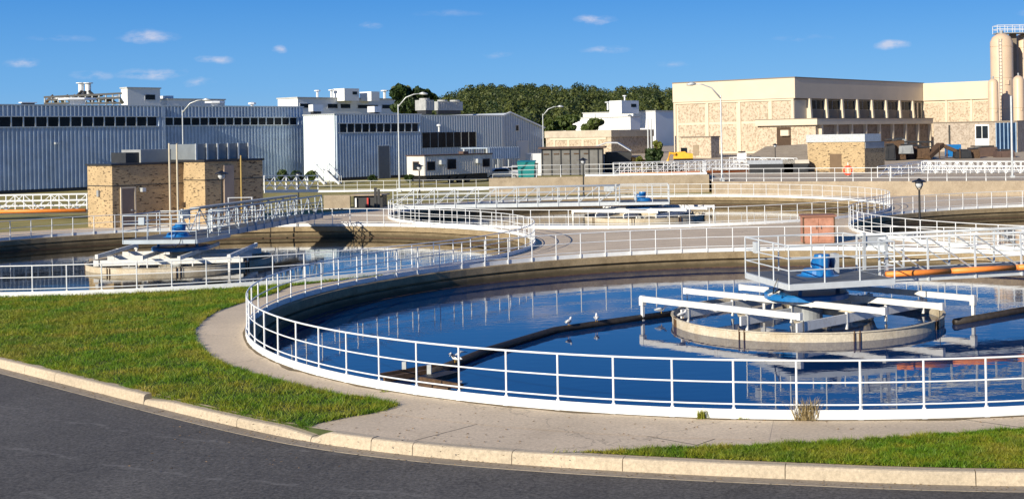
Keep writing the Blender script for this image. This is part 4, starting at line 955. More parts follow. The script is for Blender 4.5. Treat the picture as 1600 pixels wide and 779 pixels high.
# right face: deep fins between windows
nb = 8; s_a, s_b = reach(N, E1, 1262, 180), reach(N, E1, 1423, 180); bw = (s_b-s_a)/(nb-1)
q = MB(); rect(q, N, E1, .1, hr, HT-3.1, HT-2.92, .1); q.build('window_head', tan_shade, hall)
for k in range(nb-1):
    s = s_a+bw*k
    q = MB(); rect(q, N, E1, s+.2, s+bw-.2, 8.5, HT-3.15, .03); w = q.build('window', glass, hall)
    q = MB(); rect(q, N, E1, s+bw/2-.04, s+bw/2+.04, 8.5, HT-3.15, .03, .031); q.build('mullion', grey_metal, w)
    q = MB(); rect(q, N, E1, s+.2, s+bw-.2, 7.0, 8.45, .06); q.build('spandrel', tan_shade, hall)
for k in range(nb):
    s = s_a+bw*k; o_ = Vector((E1.y, -E1.x, 0)); p = N+E1*(s-.22)
    q = MB(); q.prism([p+UP*7.0, p+E1*.44+UP*7.0, p+E1*.44+o_*1.5+UP*7.0, p+o_*1.5+UP*7.0][::-1] if False else [p+UP*7.0+o_*0, p+o_*.75+UP*7.0, p+o_*.55+UP*(HT-2.95), p+UP*(HT-2.95)], E1*.44); fixn(q.build('fin', tan, hall))
q = MB(); rect(q, N, E1, s_b+1.2, hr-.6, 7.0, HT-3.2, .05); q.build('window', glass, hall); q = MB(); rect(q, N, E1, s_b+2.0, s_b+2.5, 7.0, HT-3.2, .12); q.build('pier', tan, hall)
# annex low storey
AN = AT(1277, 215, 173); AN.z = 0; al = reach(AN, E2, 1180, 190); ar = reach(AN, E1, 1458, 190)
annex = thing('hall_annex', 'low flat-roofed stone wing wrapped round the base of the large hall', 'building', (AN.x, AN.y, TZ))
q = MB(); core(q, AN+E1*.6+E2*.6, E1, ar-.8, E2, al-.6, 0, 6.2); q.build('wall', stone_agg, annex)
q = MB(); core(q, AN, E1, ar, E2, al, 6.15, 6.98); q.build('roof', tan, annex)
q = MB(); core(q, AN-E1*.04-E2*.04, E1, ar+.08, E2, al+.08, 6.98, 7.08); q.build('roof_edge', tan_shade, annex)
An2 = AN+E1*.6+E2*.6
for k in range(9):
    s = 1.0+(ar-2.2)*k/8; q = MB(); rect(q, An2, E1, s-.2, s+.2, TZ-.5, 6.15, .5); q.build('fin', tan, annex)
for k in range(8):
    s = 1.0+(ar-2.2)*k/8; q = MB(); rect(q, An2, E1, s+.25, s+(ar-2.2)/8-.25, TZ, 6.1, .04); q.build('aggregate_panel', stone_dark, annex)
s0, s1 = reach(An2+E2*(al-.6), -E2, 1214, 215), reach(An2+E2*(al-.6), -E2, 1236, 215)
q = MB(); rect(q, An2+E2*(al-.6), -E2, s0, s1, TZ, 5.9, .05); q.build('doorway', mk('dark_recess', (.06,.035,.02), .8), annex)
q = MB(); rect(q, An2+E2*(al-.6), -E2, s0+.9, s1-.1, 4.7, 5.5, .5); q.build('sign_board', tan, annex)
# right wing, facing left
WN = N+E1*hr; WN2 = WN; wl_ = -reach(WN2, E2, 1680, 150)
wing = thing('stone_wing', 'tan panelled wing right of the large hall, behind the silos', 'building', (WN.x, WN.y, TZ))
wb = WN2-E2*wl_
q = MB(); core(q, wb+E1*.02, E1, 14, E2, wl_-.05, 0, HT-2.9); q.build('wall', tan, wing)
q = MB(); core(q, wb-E1*.33, E1, 14, E2, wl_-.4, HT-2.9, HT+.02); q.build('fascia', mk('cream_fascia_b', (.62,.53,.41), .75, var=.05, scale=.3), wing)
wp = [(reach(WN2, -E2, a, 180), reach(WN2, -E2, b, 180)) for a, b in ((1444.5,1477),(1482,1516),(1521,1556),(1561,1590),(1595,1640))]
for s0, s1 in wp:
    q = MB(); rect(q, WN2, -E2, s0, s1, 3, 9.7, .03, -.02); q.build('aggregate_panel', stone_agg, wing)
    q = MB(); rect(q, WN2, -E2, s1+.05, s1+.45, 3, HT-2.92, .16, -.02); q.build('pier', tan, wing)
# front stone block with white window bay
BN = AT(1597, 215, 165); BN.z = 0; bl_ = reach(BN, E2, 1459, 215)
BN = AT(1590, 215, 168); BN.z = 0; bl_ = reach(BN, E2, 1459, 215); BL = BN+E2*bl_
blk = thing('stone_block', 'low stone block with a white window bay and blue glazed strip below the silos', 'building', (BN.x, BN.y, TZ)); zt = AT(1500, 192, 175).z
q = MB(); core(q, BN, E1, 12, E2, bl_, 0, zt); q.build('wall', stone_dark if False else stone('aggregate_pinkish', (.42,.36,.30), (.2,.15,.11), 3.2, .43, (1,1,1), .5), blk)
q = MB(); core(q, BN-E1*.1, E1, 12, E2, bl_+.1, zt, zt+.15); q.build('roof_edge', tan_shade, blk)
s0, s1 = reach(BL, -E2, 1524, 215), reach(BL, -E2, 1546, 215)
q = MB(); rect(q, BL, -E2, s0, s1, TZ-1, zt-.3, .08); wbay = q.build('window_bay', white_wall, blk)
for i in range(2):
    for za, zb in ((3.9, 5.6), (1.4, 2.6)):
        a = s0+(s1-s0)*(.07+.45*i); q = MB(); rect(q, BL, -E2, a, a+(s1-s0)*.4, za, zb, .02, .08); q.build('pane', glass, wbay)
s0, s1 = reach(BL, -E2, 1557, 215), reach(BL, -E2, 1588, 215)
q = MB(); rect(q, BL, -E2, s0, s1, TZ-1, zt-.1, .05); q.build('glazing', mk('blue_glazing', (.01,.03,.08), .1, var=.2), blk)
for k in range(6): a = s0+(s1-s0)*k/5; q = MB(); rect(q, BL, -E2, a-.06, a+.06, TZ-1, zt-.1, .06, .051); q.build('mullion', mk('blue_mullion', (.25,.38,.55), .4) if k == 0 else bpy.data.materials['blue_mullion'], blk)
# silos
def silo(px, w, ytop, ybot, Y, label, m, cone=True, base=0, rail_=False):
    c = AT(px, ytop, Y); r = w/2*Y/F; zt = c.z; zb = AT(px, ybot, Y).z if ybot else base
    root = thing('silo', label, 'silo', (c.x, c.y, zb), 'cream steel silos')
    q = MB(); q.lathe((c.x,c.y,0), [(0, zt), (r*.35, zt-.05*r), (r*.8, zt-r*.35), (r, zt-r*.8), (r, zb)], 32); o = fixn(q.build('shell', m, root)); 
    for p in o.data.polygons: p.use_smooth = True
    for z in np.arange(zb+3.5, zt-r, 4.6): q = MB(); q.lathe((c.x,c.y,0), [(r+.002, z-.03), (r+.05, z), (r+.002, z+.03)], 32); q.build('hoop', m, root)
    q = MB(); q.tube([(c.x,c.y,zt-.05),(c.x,c.y,zt+.35)], r*.16, 10); q.build('vent_cap', grey_metal, root)
    if r > 1.2:
        an = -1.95; lx, ly = c.x+math.cos(an)*(r+.15), c.y+math.sin(an)*(r+.15); q = MB()
        for s_ in (-.22, .22): q.tube([(lx+s_,ly,zb),(lx+s_,ly,zt-r*.5)], .035, 5)
        for zz in np.arange(zb, zt-r*.5, .5): q.tube([(lx-.22,ly,zz),(lx+.22,ly,zz)], .025, 4)
        q.build('ladder', grey_metal, root)
    q = MB(); q.box((c.x+r*.15, c.y-r-.02, zb+(zt-zb)*.62), (r*.4,.08,r*.4)); q.build('inspection_hatch', m, root)
    return root, c, r, zt
_, sc_, sr_, sz_ = silo(1564.5, 35, 52, 0, 186, 'large cream silo with hoops above the hall wing', cream)
_, sd_, se_, sf_ = silo(1603, 38, 50, 0, 190, 'large cream silo cut off by the right edge', cream)
silo(1551.5, 16, 123, 0, 180, 'slim cream silo column left of the stone block glazing', cream)
silo(1591, 17, 118, 0, 178, 'slim cream silo column right of the stone block glazing', cream)
ct = sc_.lerp(sd_, .5); cx_, cy_ = ct.x, ct.y; cat_ = thing('silo_walkway', 'railed catwalk platform on top of the large silos', 'walkway', (cx_, cy_, sz_))
q = MB(); q.box((cx_,cy_,sz_+.1), (5.6,2.6,.12)); q.build('platform', grey_metal, cat_)
q = MB(); q.box((cx_,cy_+.6,sz_-3.5), (.9,.9,7)); q.build('ladder_tower', tan_shade, cat_)
for zz in (.7, 1.25):
    q = MB(); q.tube([(cx_-2.8,cy_-1.3,sz_+zz),(cx_+2.8,cy_-1.3,sz_+zz),(cx_+2.8,cy_+1.3,sz_+zz),(cx_-2.8,cy_+1.3,sz_+zz)], .05, 6, True); q.build('handrail', offwhite, cat_)
for k in range(6):
    for s in (-1.3, 1.3): q = MB(); x = cx_-2.8+5.6*k/5; q.tube([(x,cy_+s,sz_+.1),(x,cy_+s,sz_+1.25)], .045, 6); q.build('post', offwhite, cat_)

# ---------------- yellow stone pump room at right
YP = AT(1351, 240, 121); YP.z = 0; yl = reach(YP, E2, 1262, 240); yr = reach(YP, E1, 1382, 240); yt = 4.15
yh = thing('stone_pump_room', 'yellow stone pump room with sheet metal roof in front of the large hall', 'building', (YP.x, YP.y, 1.1)); YL = YP+E2*yl
q = MB(); core(q, YP, E1, yr, E2, yl, .8, yt); q.build('wall', stone_pump, yh)
q = MB(); core(q, YP-E1*.1-E2*.1, E1, yr*.8, E2, yl+.2, yt, yt+.75); q.build('roof', galv, yh)
s0, s1 = reach(YL, -E2, 1297, 255), reach(YL, -E2, 1315, 255)
q = MB(); rect(q, YL, -E2, s0, s1, 1.0, 3.0, .05); q.build('door', mk('brown_door', (.14,.09,.05), .6), yh)
q = MB(); rect(q, YP, E1, .1, yr-.1, 3.5, 4.1, .05); q.build('vent_louvre', grey_metal, yh)
# small annex by the hall with window
SN = AT(1111, 230, 166); SN.z = 0; sl_ = reach(SN, E2, 1064, 230); sr = reach(SN, E1, 1124, 230); zt = AT(1111, 214.5, 166).z; SL = SN+E2*sl_
sa = thing('stone_kiosk', 'small square stone building with one barred window left of the tall lamp', 'building', (SN.x, SN.y, 1.6))
q = MB(); core(q, SN, E1, sr, E2, sl_, .5, zt); q.build('wall', stone_agg, sa); q = MB(); core(q, SN-E1*.1-E2*.1, E1, sr+.2, E2, sl_+.2, zt, zt+.15); q.build('roof', tan_shade, sa)
s0 = reach(SL, -E2, 1083, 230); s1 = reach(SL, -E2, 1092, 230); q = MB(); rect(q, SL, -E2, s0, s1, zt-2.4, zt-1.0, .05); q.build('window', mk('shutter_tan', (.28,.22,.15), .7), sa)

# low stone building in the middle distance
JN = AT(955, 215, 195); JN.z = 0; jl = reach(JN, E2, 853, 215); jr = reach(JN, E1, 1020, 215); zt = AT(955, 203, 195).z; JL = JN+E2*jl
jb = thing('low_stone_building', 'long low stone building with pale parapet behind the dark shed', 'building', (JN.x, JN.y, 0))
q = MB(); core(q, JN, E1, jr, E2, jl, 0, zt-1.1); q.build('wall', stone_agg, jb); q = MB(); core(q, JN-E1*.15-E2*.15, E1, jr+.3, E2, jl+.3, zt-1.1, zt); q.build('parapet', mk('parapet_concrete', (.48,.42,.34), .8, var=.15, scale=1), jb)
for k in range(4): q = MB(); s = jl*(.12+.22*k); rect(q, JL, -E2, s, s+.5, zt-2.7, zt-1.15, .1); q.build('pier', tan, jb)
q = MB(); rect(q, JL, -E2, 1, jl-1, zt-1.5, zt-1.15, .12); q.build('string_course', tan, jb)

# distant white buildings
def white_block(px0, pxl, pxr, ytop, Y, label, wins=None, mat=white_wall, parts=()):
    P = AT(px0, ytop, Y); zt = P.z; P.z = 0; L2 = reach(P, E2, pxl, ytop); L1 = reach(P, E1, pxr, ytop)
    root = thing('white_building', label, 'building', (P.x, P.y, 0), 'white factory buildings beyond the plant')
    q = MB(); core(q, P, E1, L1, E2, L2, 0, zt); q.build('wall', mat, root)
    q = MB(); core(q, P-E1*.2-E2*.2, E1, L1+.4, E2, L2+.4, zt, zt+.25); q.build('roof', roofm, root)
    for w in (wins or []):
        s0, s1 = reach(P, E1, w[0], w[2]), reach(P, E1, w[1], w[2]); a = AT(px0, w[3], Y).z; b = AT(px0, w[2], Y).z
        q = MB(); rect(q, P, E1, s0-.15, s1+.15, a-.15, b+.15, .05); f = q.build('window_frame', offwhite, root); q = MB(); rect(q, P, E1, s0, s1, a, b, .02, .05); q.build('pane', glass, f)
    for (x0, xl, xr, y, dY) in parts:
        p = AT(x0, y, Y+dY); z_ = p.z; p.z = 0; q = MB(); core(q, p, E1, reach(p, E1, xr, y), E2, reach(p, E2, xl, y), zt-.5, z_); f = q.build('penthouse', mat, root)
        l_ = reach(p, E1, xr, y)
        if l_ > 2.5: q = MB(); rect(q, p, E1, l_*.55, l_*.85, z_-(z_-zt)*.6, z_-(z_-zt)*.3, .05); q.build('pane', glass, f)
    return root, P, zt
wb1 = white_block(465, 434, 621, 153.5, 255, 'white factory with dark strip windows behind the warehouse with the white end wall', [(469,484,162,168.5),(512,527,162,168.5),(532,547,162,168.5),(559,590,163,168.5),(597,610,162.5,168.5)], parts=((538,520,561,138,6),(580,562,593,143,10)))
wb2 = white_block(199, 189, 250, 138, 255, 'white block with one dark window rising above the first warehouse', [(227,242,147.5,155.5)])
wb3 = white_block(262, 249, 351, 155.5, 262, 'long low white block right of the windowed one above the warehouse roofs', parts=((262,250,271,149.5,1),))
wb4 = white_block(1024, 911, 1060, 174, 330, 'broad white building at the foot of the wooded hill, left of the stone hall', parts=((971,952,998,157,-6),))
p4 = AT(985, 188, 300); wb5 = white_block(985, 880, 1000, 183, 300, 'lower white shed in front of the broad white building')
# ground continues; rooftop plant
casing_m = mk('unit_casing', (.36,.37,.37), .6, .1, var=.2, scale=2)
def unit(px0, pxl, pxr, ytop, ybot, Y, label, mat=casing_m, name='roof_unit', slats=True):
    P = AT(px0, ytop, Y); zt = P.z; zb = AT(px0, ybot, Y).z; P.z = 0; l1 = reach(P, E1, pxr, ytop); l2 = reach(P, E2, pxl, ytop)
    root = thing(name, label, 'roof plant', (P.x, P.y, zb), 'machines on the warehouse roofs')
    q = MB(); core(q, P, E1, l1, E2, l2, zb+.25, zt); q.build('casing', mat, root)
    q = MB(); core(q, P+E1*.2+E2*.2, E1, l1-.4, E2, l2-.4, zb-.3, zb+.25); q.build('stand', dark_metal, root)
    if slats:
        q = MB()
        for k in range(int(l1/.5)): rect(q, P, E1, k*.5+.15, k*.5+.25, zb+.5, zt-.2, .04)
        q.build('louvre', grey_metal, root)
        n = max(1, int(l1/2.4))
        for k in range(n): c = P+E1*(l1*(k+.5)/n)+E2*l2/2; q = MB(); q.lathe((c.x,c.y,zt), [(.75,0),(.75,.25),(.6,.25)], 14); q.build('fan_cowl', mat, root)
    return root
Z8 = 8.1
unit(665, 648.5, 678, 156, 175, 176, 'tall grey cooling unit on the pale building roof')
unit(684, 678.5, 723, 158.5, 175, 184, 'long slatted cooling unit right of the tall one on the pale building roof')
unit(489, 482, 505, 163.5, 177, 172, 'white ventilation box on the roof behind the white end wall', white_wall, slats=False)
unit(585, 574, 596, 166, 178, 185, 'low pale rooftop housing with rounded red edge', white_wall, slats=False)
unit(34, 29, 58, 159.5, 164, 155, 'small flat white box on the first warehouse roof', white_wall, slats=False)
def mast(px, y0, y1, Y, label, r=.07, name='roof_vent', mat=white):
    a = AT(px, y1, Y); z = AT(px, y0, Y).z; q = MB(); q.tube([(a.x,a.y,a.z),(a.x,a.y,z)], r, 6); q.lathe((a.x,a.y,z), [(r*2.6,-.1),(r*2.6,.12),(0,.22)], 8); tag(q.build(name, mat), label, 'vent', 'vents and pipes on the roofs')
for i, (px, y0, y1, Y, lab, r) in enumerate([(496,142,153.5,262,'thin white vent pipe at the left end of the strip-windowed factory roof',.25), (518,141,153,262,'white vent pipe just left of the factory penthouse',.25), (601,142,154,262,'white vent pipe at the right end of the factory roof',.3), (121,155,163,158,'white stub vent in front of the steel pipe frame',.9), (394,162,168.5,165,'dark little vent near the right end of the slanting-shadow warehouse roof',.2), (336,160,168.5,160,'fat white mushroom vent on the slanting-shadow warehouse roof',.5), (686,196,206,172,'small stub vent over the wide dark window',.12), (976,150,157,328,'white mast on the white tower penthouse',.2), (950,160,172,328,'small white vent left of the white tower penthouse',.3)]): mast(px, y0, y1, Y, lab, r)
# steel pipe frame with two stacks
fy = 200; fr = thing('pipe_rack', 'open steel pipe rack with two short stacks above the first warehouse', 'steel frame', tuple(AT(130,163,fy)))
def fp(px, py, d=0): return AT(px, py, fy+d)
for (a, b) in (((69,152),(190,146)), ((69,162),(190,161)), ((75,156),(188,153))):
    for d in (0, 5): q = MB(); q.bar(fp(*a,d), fp(*b,d), .25, .3); q.build('beam', dark_metal, fr)
for k in range(12):
    x = 70+k*10.6
    for d in (0, 5): q = MB(); q.bar(fp(x,164,d), fp(x,151-(k*.5),d), .18, .18); q.build('column', grey_metal, fr)
for k in range(10):
    x = 72+k*11.5; q = MB(); q.tube([fp(x,160-random.random()*6,2), fp(x+10,157-random.random()*8,2), fp(x+16,161,3)], .28, 8); q.build('pipe', galv if k % 2 else rust, fr, True)
for x in (127, 138):
    q = MB(); c = fp(x,150,1.5); zt = fp(x,131,1.5).z; q.tube([c, Vector((c.x,c.y,zt))], .42, 12); q.lathe((c.x,c.y,zt), [(.42,0),(.75,.05),(.75,.18),(.42,.2)], 12); q.build('stack', white, fr)
for (a, b) in (((118,152),(128,142)), ((150,152),(139,142)), ((132,142),(132,160)), ((108,156),(160,149))): q = MB(); q.tube([fp(*a,1), fp(*b,1)], .2, 6); q.build('pipe', dark_metal, fr)

# ---------------- shed cluster in the middle
SP = AT(846.5, 245, 166); SP.z = 0; pR = AT(941, 245, 166); L_ = pR.x-SP.x
sh = thing('dark_shed', 'long dark grey panelled shed with rusty sagging roof edge', 'shed', (SP.x, SP.y, 0))
ztop = AT(890, 232, 166).z; X1 = Vector((1,0,0)); Y1 = Vector((0,1,0))
q = MB(); q.obox(SP, X1*L_, Y1*5, UP*ztop); q.build('wall', wood, sh)
q = MB(); q.obox(SP+Vector((-.4,-.5,ztop)), X1*(L_+.8), Y1*6, UP*.22); q.build('roof', brownroof, sh)
for k in range(7):
    x = SP.x+L_*k/6.5; q = MB(); q.box((x+.05, SP.y-.05, ztop/2), (.12,.1,ztop)); q.build('panel_joint', dark_metal, sh)
for k in range(5):
    x = SP.x+L_*(k+.3)/6; q = MB(); q.box((x+.2, SP.y-.04, ztop-.7), (.7,.06,.16)); q.build('rust_flashing', rust, sh)
q = MB(); q.obox(SP+Vector((-2.2,.4,0)), X1*2.1, Y1*4, UP*(ztop-.6)); q.build('side_cabin', offwhite, sh)
tp = AT(917, 258, 172); tp.z = 0; tw = AT(986, 258, 172).x-tp.x; zt = AT(950, 222, 172).z
tt = thing('tarp_shelter', 'silver sheeted shelter with curved roof right of the dark shed', 'shelter', tuple(tp))
q = MB(); prof = [(0, zt-1.6), (tw*.2, zt-.5), (tw*.45, zt), (tw*.7, zt-.05), (tw*1.0, zt-1.2), (tw*1.0, zt-1.35), (tw*.7, zt-.2), (tw*.45, zt-.15), (tw*.2, zt-.65), (0, zt-1.75)]
q.prism([(tp.x+x, tp.y-.5, z) for x, z in prof], (0,7,0)); fixn(q.build('roof', tarp, tt))
q = MB(); q.obox(tp+X1*tw*.42+Y1*.3, X1*tw*.58, Y1*6, UP*(zt-1.4)); q.build('wall', dark_metal, tt); q = MB(); q.obox(tp+X1*tw*.1+Y1*.2, X1*tw*.3, Y1*6, UP*(zt-1.7)); q.build('wall', offwhite, tt)

# ---------------- raised basins and back walls (terrace)
rwz = 1.55
a = AT(764, 285, 112); b = AT(1108, 285, 112)
w1 = MB(); w1.obox((a.x, 112, -.05), (b.x-a.x,0,0), (0,.4,0), (0,0,rwz+.05)); w1.obox((b.x-.4, 112.41, -.05), (.4,0,0), (0,26,0), (0,0,rwz+.05))
tag(w1.build('basin_wall', wallhi_m), 'pale concrete basin wall behind the farthest back tank, left of the tall lamp', 'wall')
a2 = G(1114, 290, 1.1); 
wa, wb_ = Vector((AT(1112,285,105.5).x,105.5,0)), Vector((AT(1640,285,96).x,96,0)); dd = (wb_-wa); nn = Vector((-dd.y, dd.x, 0)).normalized()*.45
w2 = MB(); w2.obox(Vector((wa.x,wa.y,-.05)), dd*1.6, nn, UP*1.2); w2.obox(Vector((wa.x,wa.y,-.049))+nn*1.02, nn.normalized()*14, dd.normalized()*.4, UP*1.198)
tag(w2.build('retaining_wall', wallhi_m), 'long concrete retaining wall from the tall lamp to the right edge', 'wall')
# terrace ground sheet, gently rising
tm = MB(); g0 = wa+nn; g1 = wb_+dd*.6+nn; n = 24
P_a = [Vector((b.x-.2, 112.3, 1.0)), Vector((g0.x, g0.y, 1.08)), Vector((g1.x, g1.y, 1.08))]
back1 = [Vector((b.x-2, 150, 1.3)), Vector((b.x-6, 185, TZ)), Vector((b.x-10, 300, TZ))]
tv = [(P_a[1].x,P_a[1].y,1.08),(P_a[2].x,P_a[2].y,1.08),(120,125,1.3),(150,175,TZ),(200,330,TZ),(-8,330,TZ),(-4,178,TZ),(2.2,150,1.4),(P_a[1].x-.3,120,1.1)]
c_ = (40,150,1.6)
tm.add(tv+[(P_a[1].x+3,135,1.3),(50,130,1.3),(80,178,TZ),(20,178,TZ)], [(0,1,2,10),(0,10,9,8),(9,10,2,3,11),(9,11,12),(9,12,6,7),(8,9,7),(12,11,3,4,5,6)])
o = tm.build('terrace_ground', terr_m); fixn(o); 
if sum(p.normal.z for p in o.data.polygons) < 0: o.data.flip_normals()
tag(o, kind='structure')
# asphalt/ramp
rp = MB(); rp.prism([tuple(AT(1150,262,150))[:2]+(1.4,), tuple(AT(1262,262,150))[:2]+(1.4,), tuple(AT(1262,262,160))[:2]+(3.6,), tuple(AT(1200,262,160))[:2]+(3.4,)], (0,3,0))
tag(fixn(rp.build('ramp', wallhi_m)), 'sloping pale concrete ramp below the hall doorway', 'ramp')

railing([(AT(800,262,112.2).x,112.2,rwz), (AT(914,262,112.2).x,112.2,rwz)], False, 1.9, 'white railing on the basin wall beside the grass and shed', toe=False, group='white pipe railings behind the tanks')
railing([(AT(914,262,112.2).x,112.2,rwz), (b.x-.2,112.2,rwz), (b.x-.2,122,rwz)], False, 1.3, 'white railing on the basin wall in front of the orange pipe', toe=True, group='white pipe railings behind the tanks')
wd = dd.normalized(); railing([tuple(wa+nn*.5+UP*1.15), tuple(wa+nn*.5+dd*1.1+UP*1.15)], False, 1.5, 'white railing along the top of the retaining wall', toe=False, group='white pipe railings behind the tanks', r=.024)
railing([(AT(497,298,125).x,125,.0), (AT(765,298,124).x,124,.0)], False, 1.35, 'white railing with bright toe board in front of the warehouses', group='white pipe railings behind the tanks')
railing([(AT(770,276,140).x,140,.0), (AT(846,276,140).x,140,.0)], False, 2.4, 'short thin white railing before the cars and bins', toe=False, group='white pipe railings behind the tanks', mids=(.5,))
# concrete edge under that railing, with the channel wall
q = MB(); a, b2_ = AT(486,300,123.9), AT(770,300,123.9); q.obox((a.x,123.2,-.9+.9), (b2_.x-a.x,0,0), (0,.6,0), (0,0,-.02)); 
ch = thing('channel_structure', 'low concrete channel with dark openings between the left and farthest tanks', 'channel', tuple(Vector((-25,88,0))))
p0 = G(500, 327); q = MB(); q.box((p0.x+1.0, p0.y+1.2, .5), (2.0,.25,1.0)); q.build('wall', wallhi_m, ch)
q = MB(); q.box((p0.x+3.3, p0.y+2.2, .45), (2.2,1.6,.9)); q.build('chamber', dark_metal, ch); q = MB(); q.box((p0.x+3.3, p0.y+2.1, .96), (2.6,2.0,.1)); q.build('cover_slab', wallhi_m, ch)
for x in (2.4, 3.3, 3.9): q = MB(); q.box((p0.x+x, p0.y+1.3, .4), (.12,.1,.7)); q.build('valve_stem', white if x != 3.3 else red, ch)
for px, y0, y1 in ((587,293,325),(592,296,325)):
    c = G(px, y1); z = AT(px, y0, c.y).z; q = MB(); q.box((c.x,c.y,z/2), (.18,.18,z)); tag(q.build('steel_column', dark_metal), 'black square steel column left of the farthest tank bridge, the %s one' % ('left' if px == 587 else 'right'), 'column', 'black steel columns')

# background walkways with lattice and orange pipe
def walkway(pa, pb, label, pipe=True, bays=8, zf=.5, h=1.1, w=1.2, toe=True):
    a, b = Vector(pa), Vector(pb); d = (b-a); L = d.length; dn = d.normalized(); s = Vector((-dn.y, dn.x, 0)); root = thing('walkway', label, 'walkway', tuple(a), 'railed walkways over the outer basins')
    for k in (0, 1):
        o_ = s*w*k
        q = MB(); q.bar(a+o_-UP*.1, b+o_-UP*.1, .07, .22); q.build('side_beam', white, root)
        for zz, nm in ((h,'top_rail'), (h*.62,'middle_rail'), (h*.3,'lower_rail')): q = MB(); q.tube([a+o_+UP*zz, b+o_+UP*zz], .035, 5); q.build(nm, white, root)
        for i in range(bays+1): p = a+d*i/bays+o_; q = MB(); q.bar(p, p+UP*h, .06, .06); q.build('post', white, root)
        for i in range(bays):
            p = a+d*i/bays+o_; r_ = a+d*(i+1)/bays+o_; q = MB(); q.tube([p+UP*(h if i % 2 else 0), r_+UP*(0 if i % 2 else h)], .03, 5); q.build('brace', white, root)
    q = MB(); q.obox(a-UP*.02, d, s*w, UP*.03); q.build('floor', grey_metal, root)
    if pipe: q = MB(); q.tube([a-s*.2+UP*.0, b-s*.2+UP*.0], .13, 10); q.build('insulated_pipe', orange, root, True)
    return root
def gp(px, py, Y): return AT(px, py, Y)
walkway(gp(-60,331,88), gp(136,328,88), 'white latticed walkway with orange pipe left of the stone pump house', bays=7)
walkway(gp(968,272.5,120), gp(1166,266.5,128), 'white latticed walkway with orange pipe behind the basin wall', bays=12)
walkway(gp(1440,271,116), gp(1640,272,112), 'white latticed walkway at the right edge below the stone block', bays=18, pipe=False)
walkway(gp(1392,280,109), gp(1468,268,122), 'short white walkway right of the yellow stone pump room', bays=5, pipe=False)
walkway(gp(413,297,95), gp(497,296,100), 'tangle of white railings on the walkway end right of the pump house', bays=5, pipe=False)
walkway(gp(1140,262,135), gp(1240,264,132), 'white walkway in front of the ramp, left of the yellow stone pump room', bays=6, pipe=False)

# salmon cabinet on the deck
cb = G(1280, 380); cabr = thing('equipment_cabinet', 'salmon red equipment cabinet with dark lid on the deck between tanks', 'cabinet', tuple(cb))
q = MB(); q.box((cb.x,cb.y+.5,.62), (1.5,1.0,1.2)); q.build('body', beigebox, cabr); q = MB(); q.box((cb.x,cb.y+.5,1.27), (1.64,1.14,.09)); q.build('lid', mk('faded_brown_lid', (.26,.12,.08), .7), cabr)
for s in (-.36, .36): q = MB(); q.box((cb.x+s,cb.y-.01,.62), (.66,.03,1.05)); d_ = q.build('door', beigebox, cabr); q = MB(); q.box((cb.x+s*.3,cb.y-.04,.75), (.03,.03,.16)); q.build('handle', dark_metal, d_)
for s in (-.72, .72): q = MB(); q.box((cb.x+s,cb.y-.0,.64), (.07,.05,1.24)); q.build('corner_post', rust, cabr)

# right yard machinery behind the walkways
def clutter(px, py, Y, w, h, d, m, label, name, cat, rz=0):
    p = AT(px, py, Y); root = thing(name, label, cat, (p.x, p.y, p.z)); q = MB(); q.prism([(p.x-w/2,p.y,p.z),(p.x+w/2,p.y,p.z),(p.x+w*.42,p.y,p.z+h),(p.x-w*.45,p.y,p.z+h*.92)], (0,d,0)); fixn(q.build('body', m, root))
    q = MB(); q.box((p.x, p.y+d/2, p.z+h+.08), (w*.7, d*.8, .16)); q.build('lid', dark_metal, root)
    for s in (-.3, .3): q = MB(); q.box((p.x+w*s, p.y-.04, p.z+h*.45), (w*.12, .08, h*.6)); q.build('rib', m, root)
    return root
clutter(1400, 249, 150, 2.4, 2.3, 3, rust, 'brown steel hopper just right of the yellow stone pump room', 'steel_hopper', 'hopper')
clutter(1430, 249, 152, 2.6, 1.6, 3, brownroof, 'dark brown skip between the hopper and the conveyor', 'steel_skip', 'skip')
clutter(1540, 246, 156, 3.4, 1.3, 3, brownroof, 'low dark bin below the white window bay', 'steel_skip', 'skip')
cv_ = thing('conveyor', 'rusty inclined conveyor beside the stone block', 'conveyor', tuple(AT(1475,246,150)))
q = MB(); q.bar(AT(1448,246,150), AT(1470,226,152), 1.0, .5); q.build('belt', rust, cv_); q = MB(); q.bar(AT(1470,226,152), AT(1510,243,152), .8, .4); q.build('chute', rust, cv_)
for x in (1452,1468,1480,1500): p = AT(x,247,151); q = MB(); q.bar(p, p+UP*(1.2 if x != 1468 else 1.6), .12, .12); q.build('leg', rust, cv_)
clutter(1408, 232, 158, 1.5, 1.2, 2, grey_metal, 'grey machine box above the brown hopper', 'machine_box', 'machine')
bb = AT(1489, 240, 158); q = MB(); q.box((bb.x,bb.y,bb.z+.35), (1.8,1.2,1.6)); bx_ = q.build('drum_crate', blue); tag(bx_, 'small bright blue crate before the stone block wall', 'crate'); q = MB(); q.tube([(bb.x-.4,bb.y,bb.z+1.1),(bb.x-.4,bb.y,bb.z+3.6)], .12, 8); tag(q.build('vent_pipe', black), 'black capped pipe rising behind the blue crate', 'pipe')
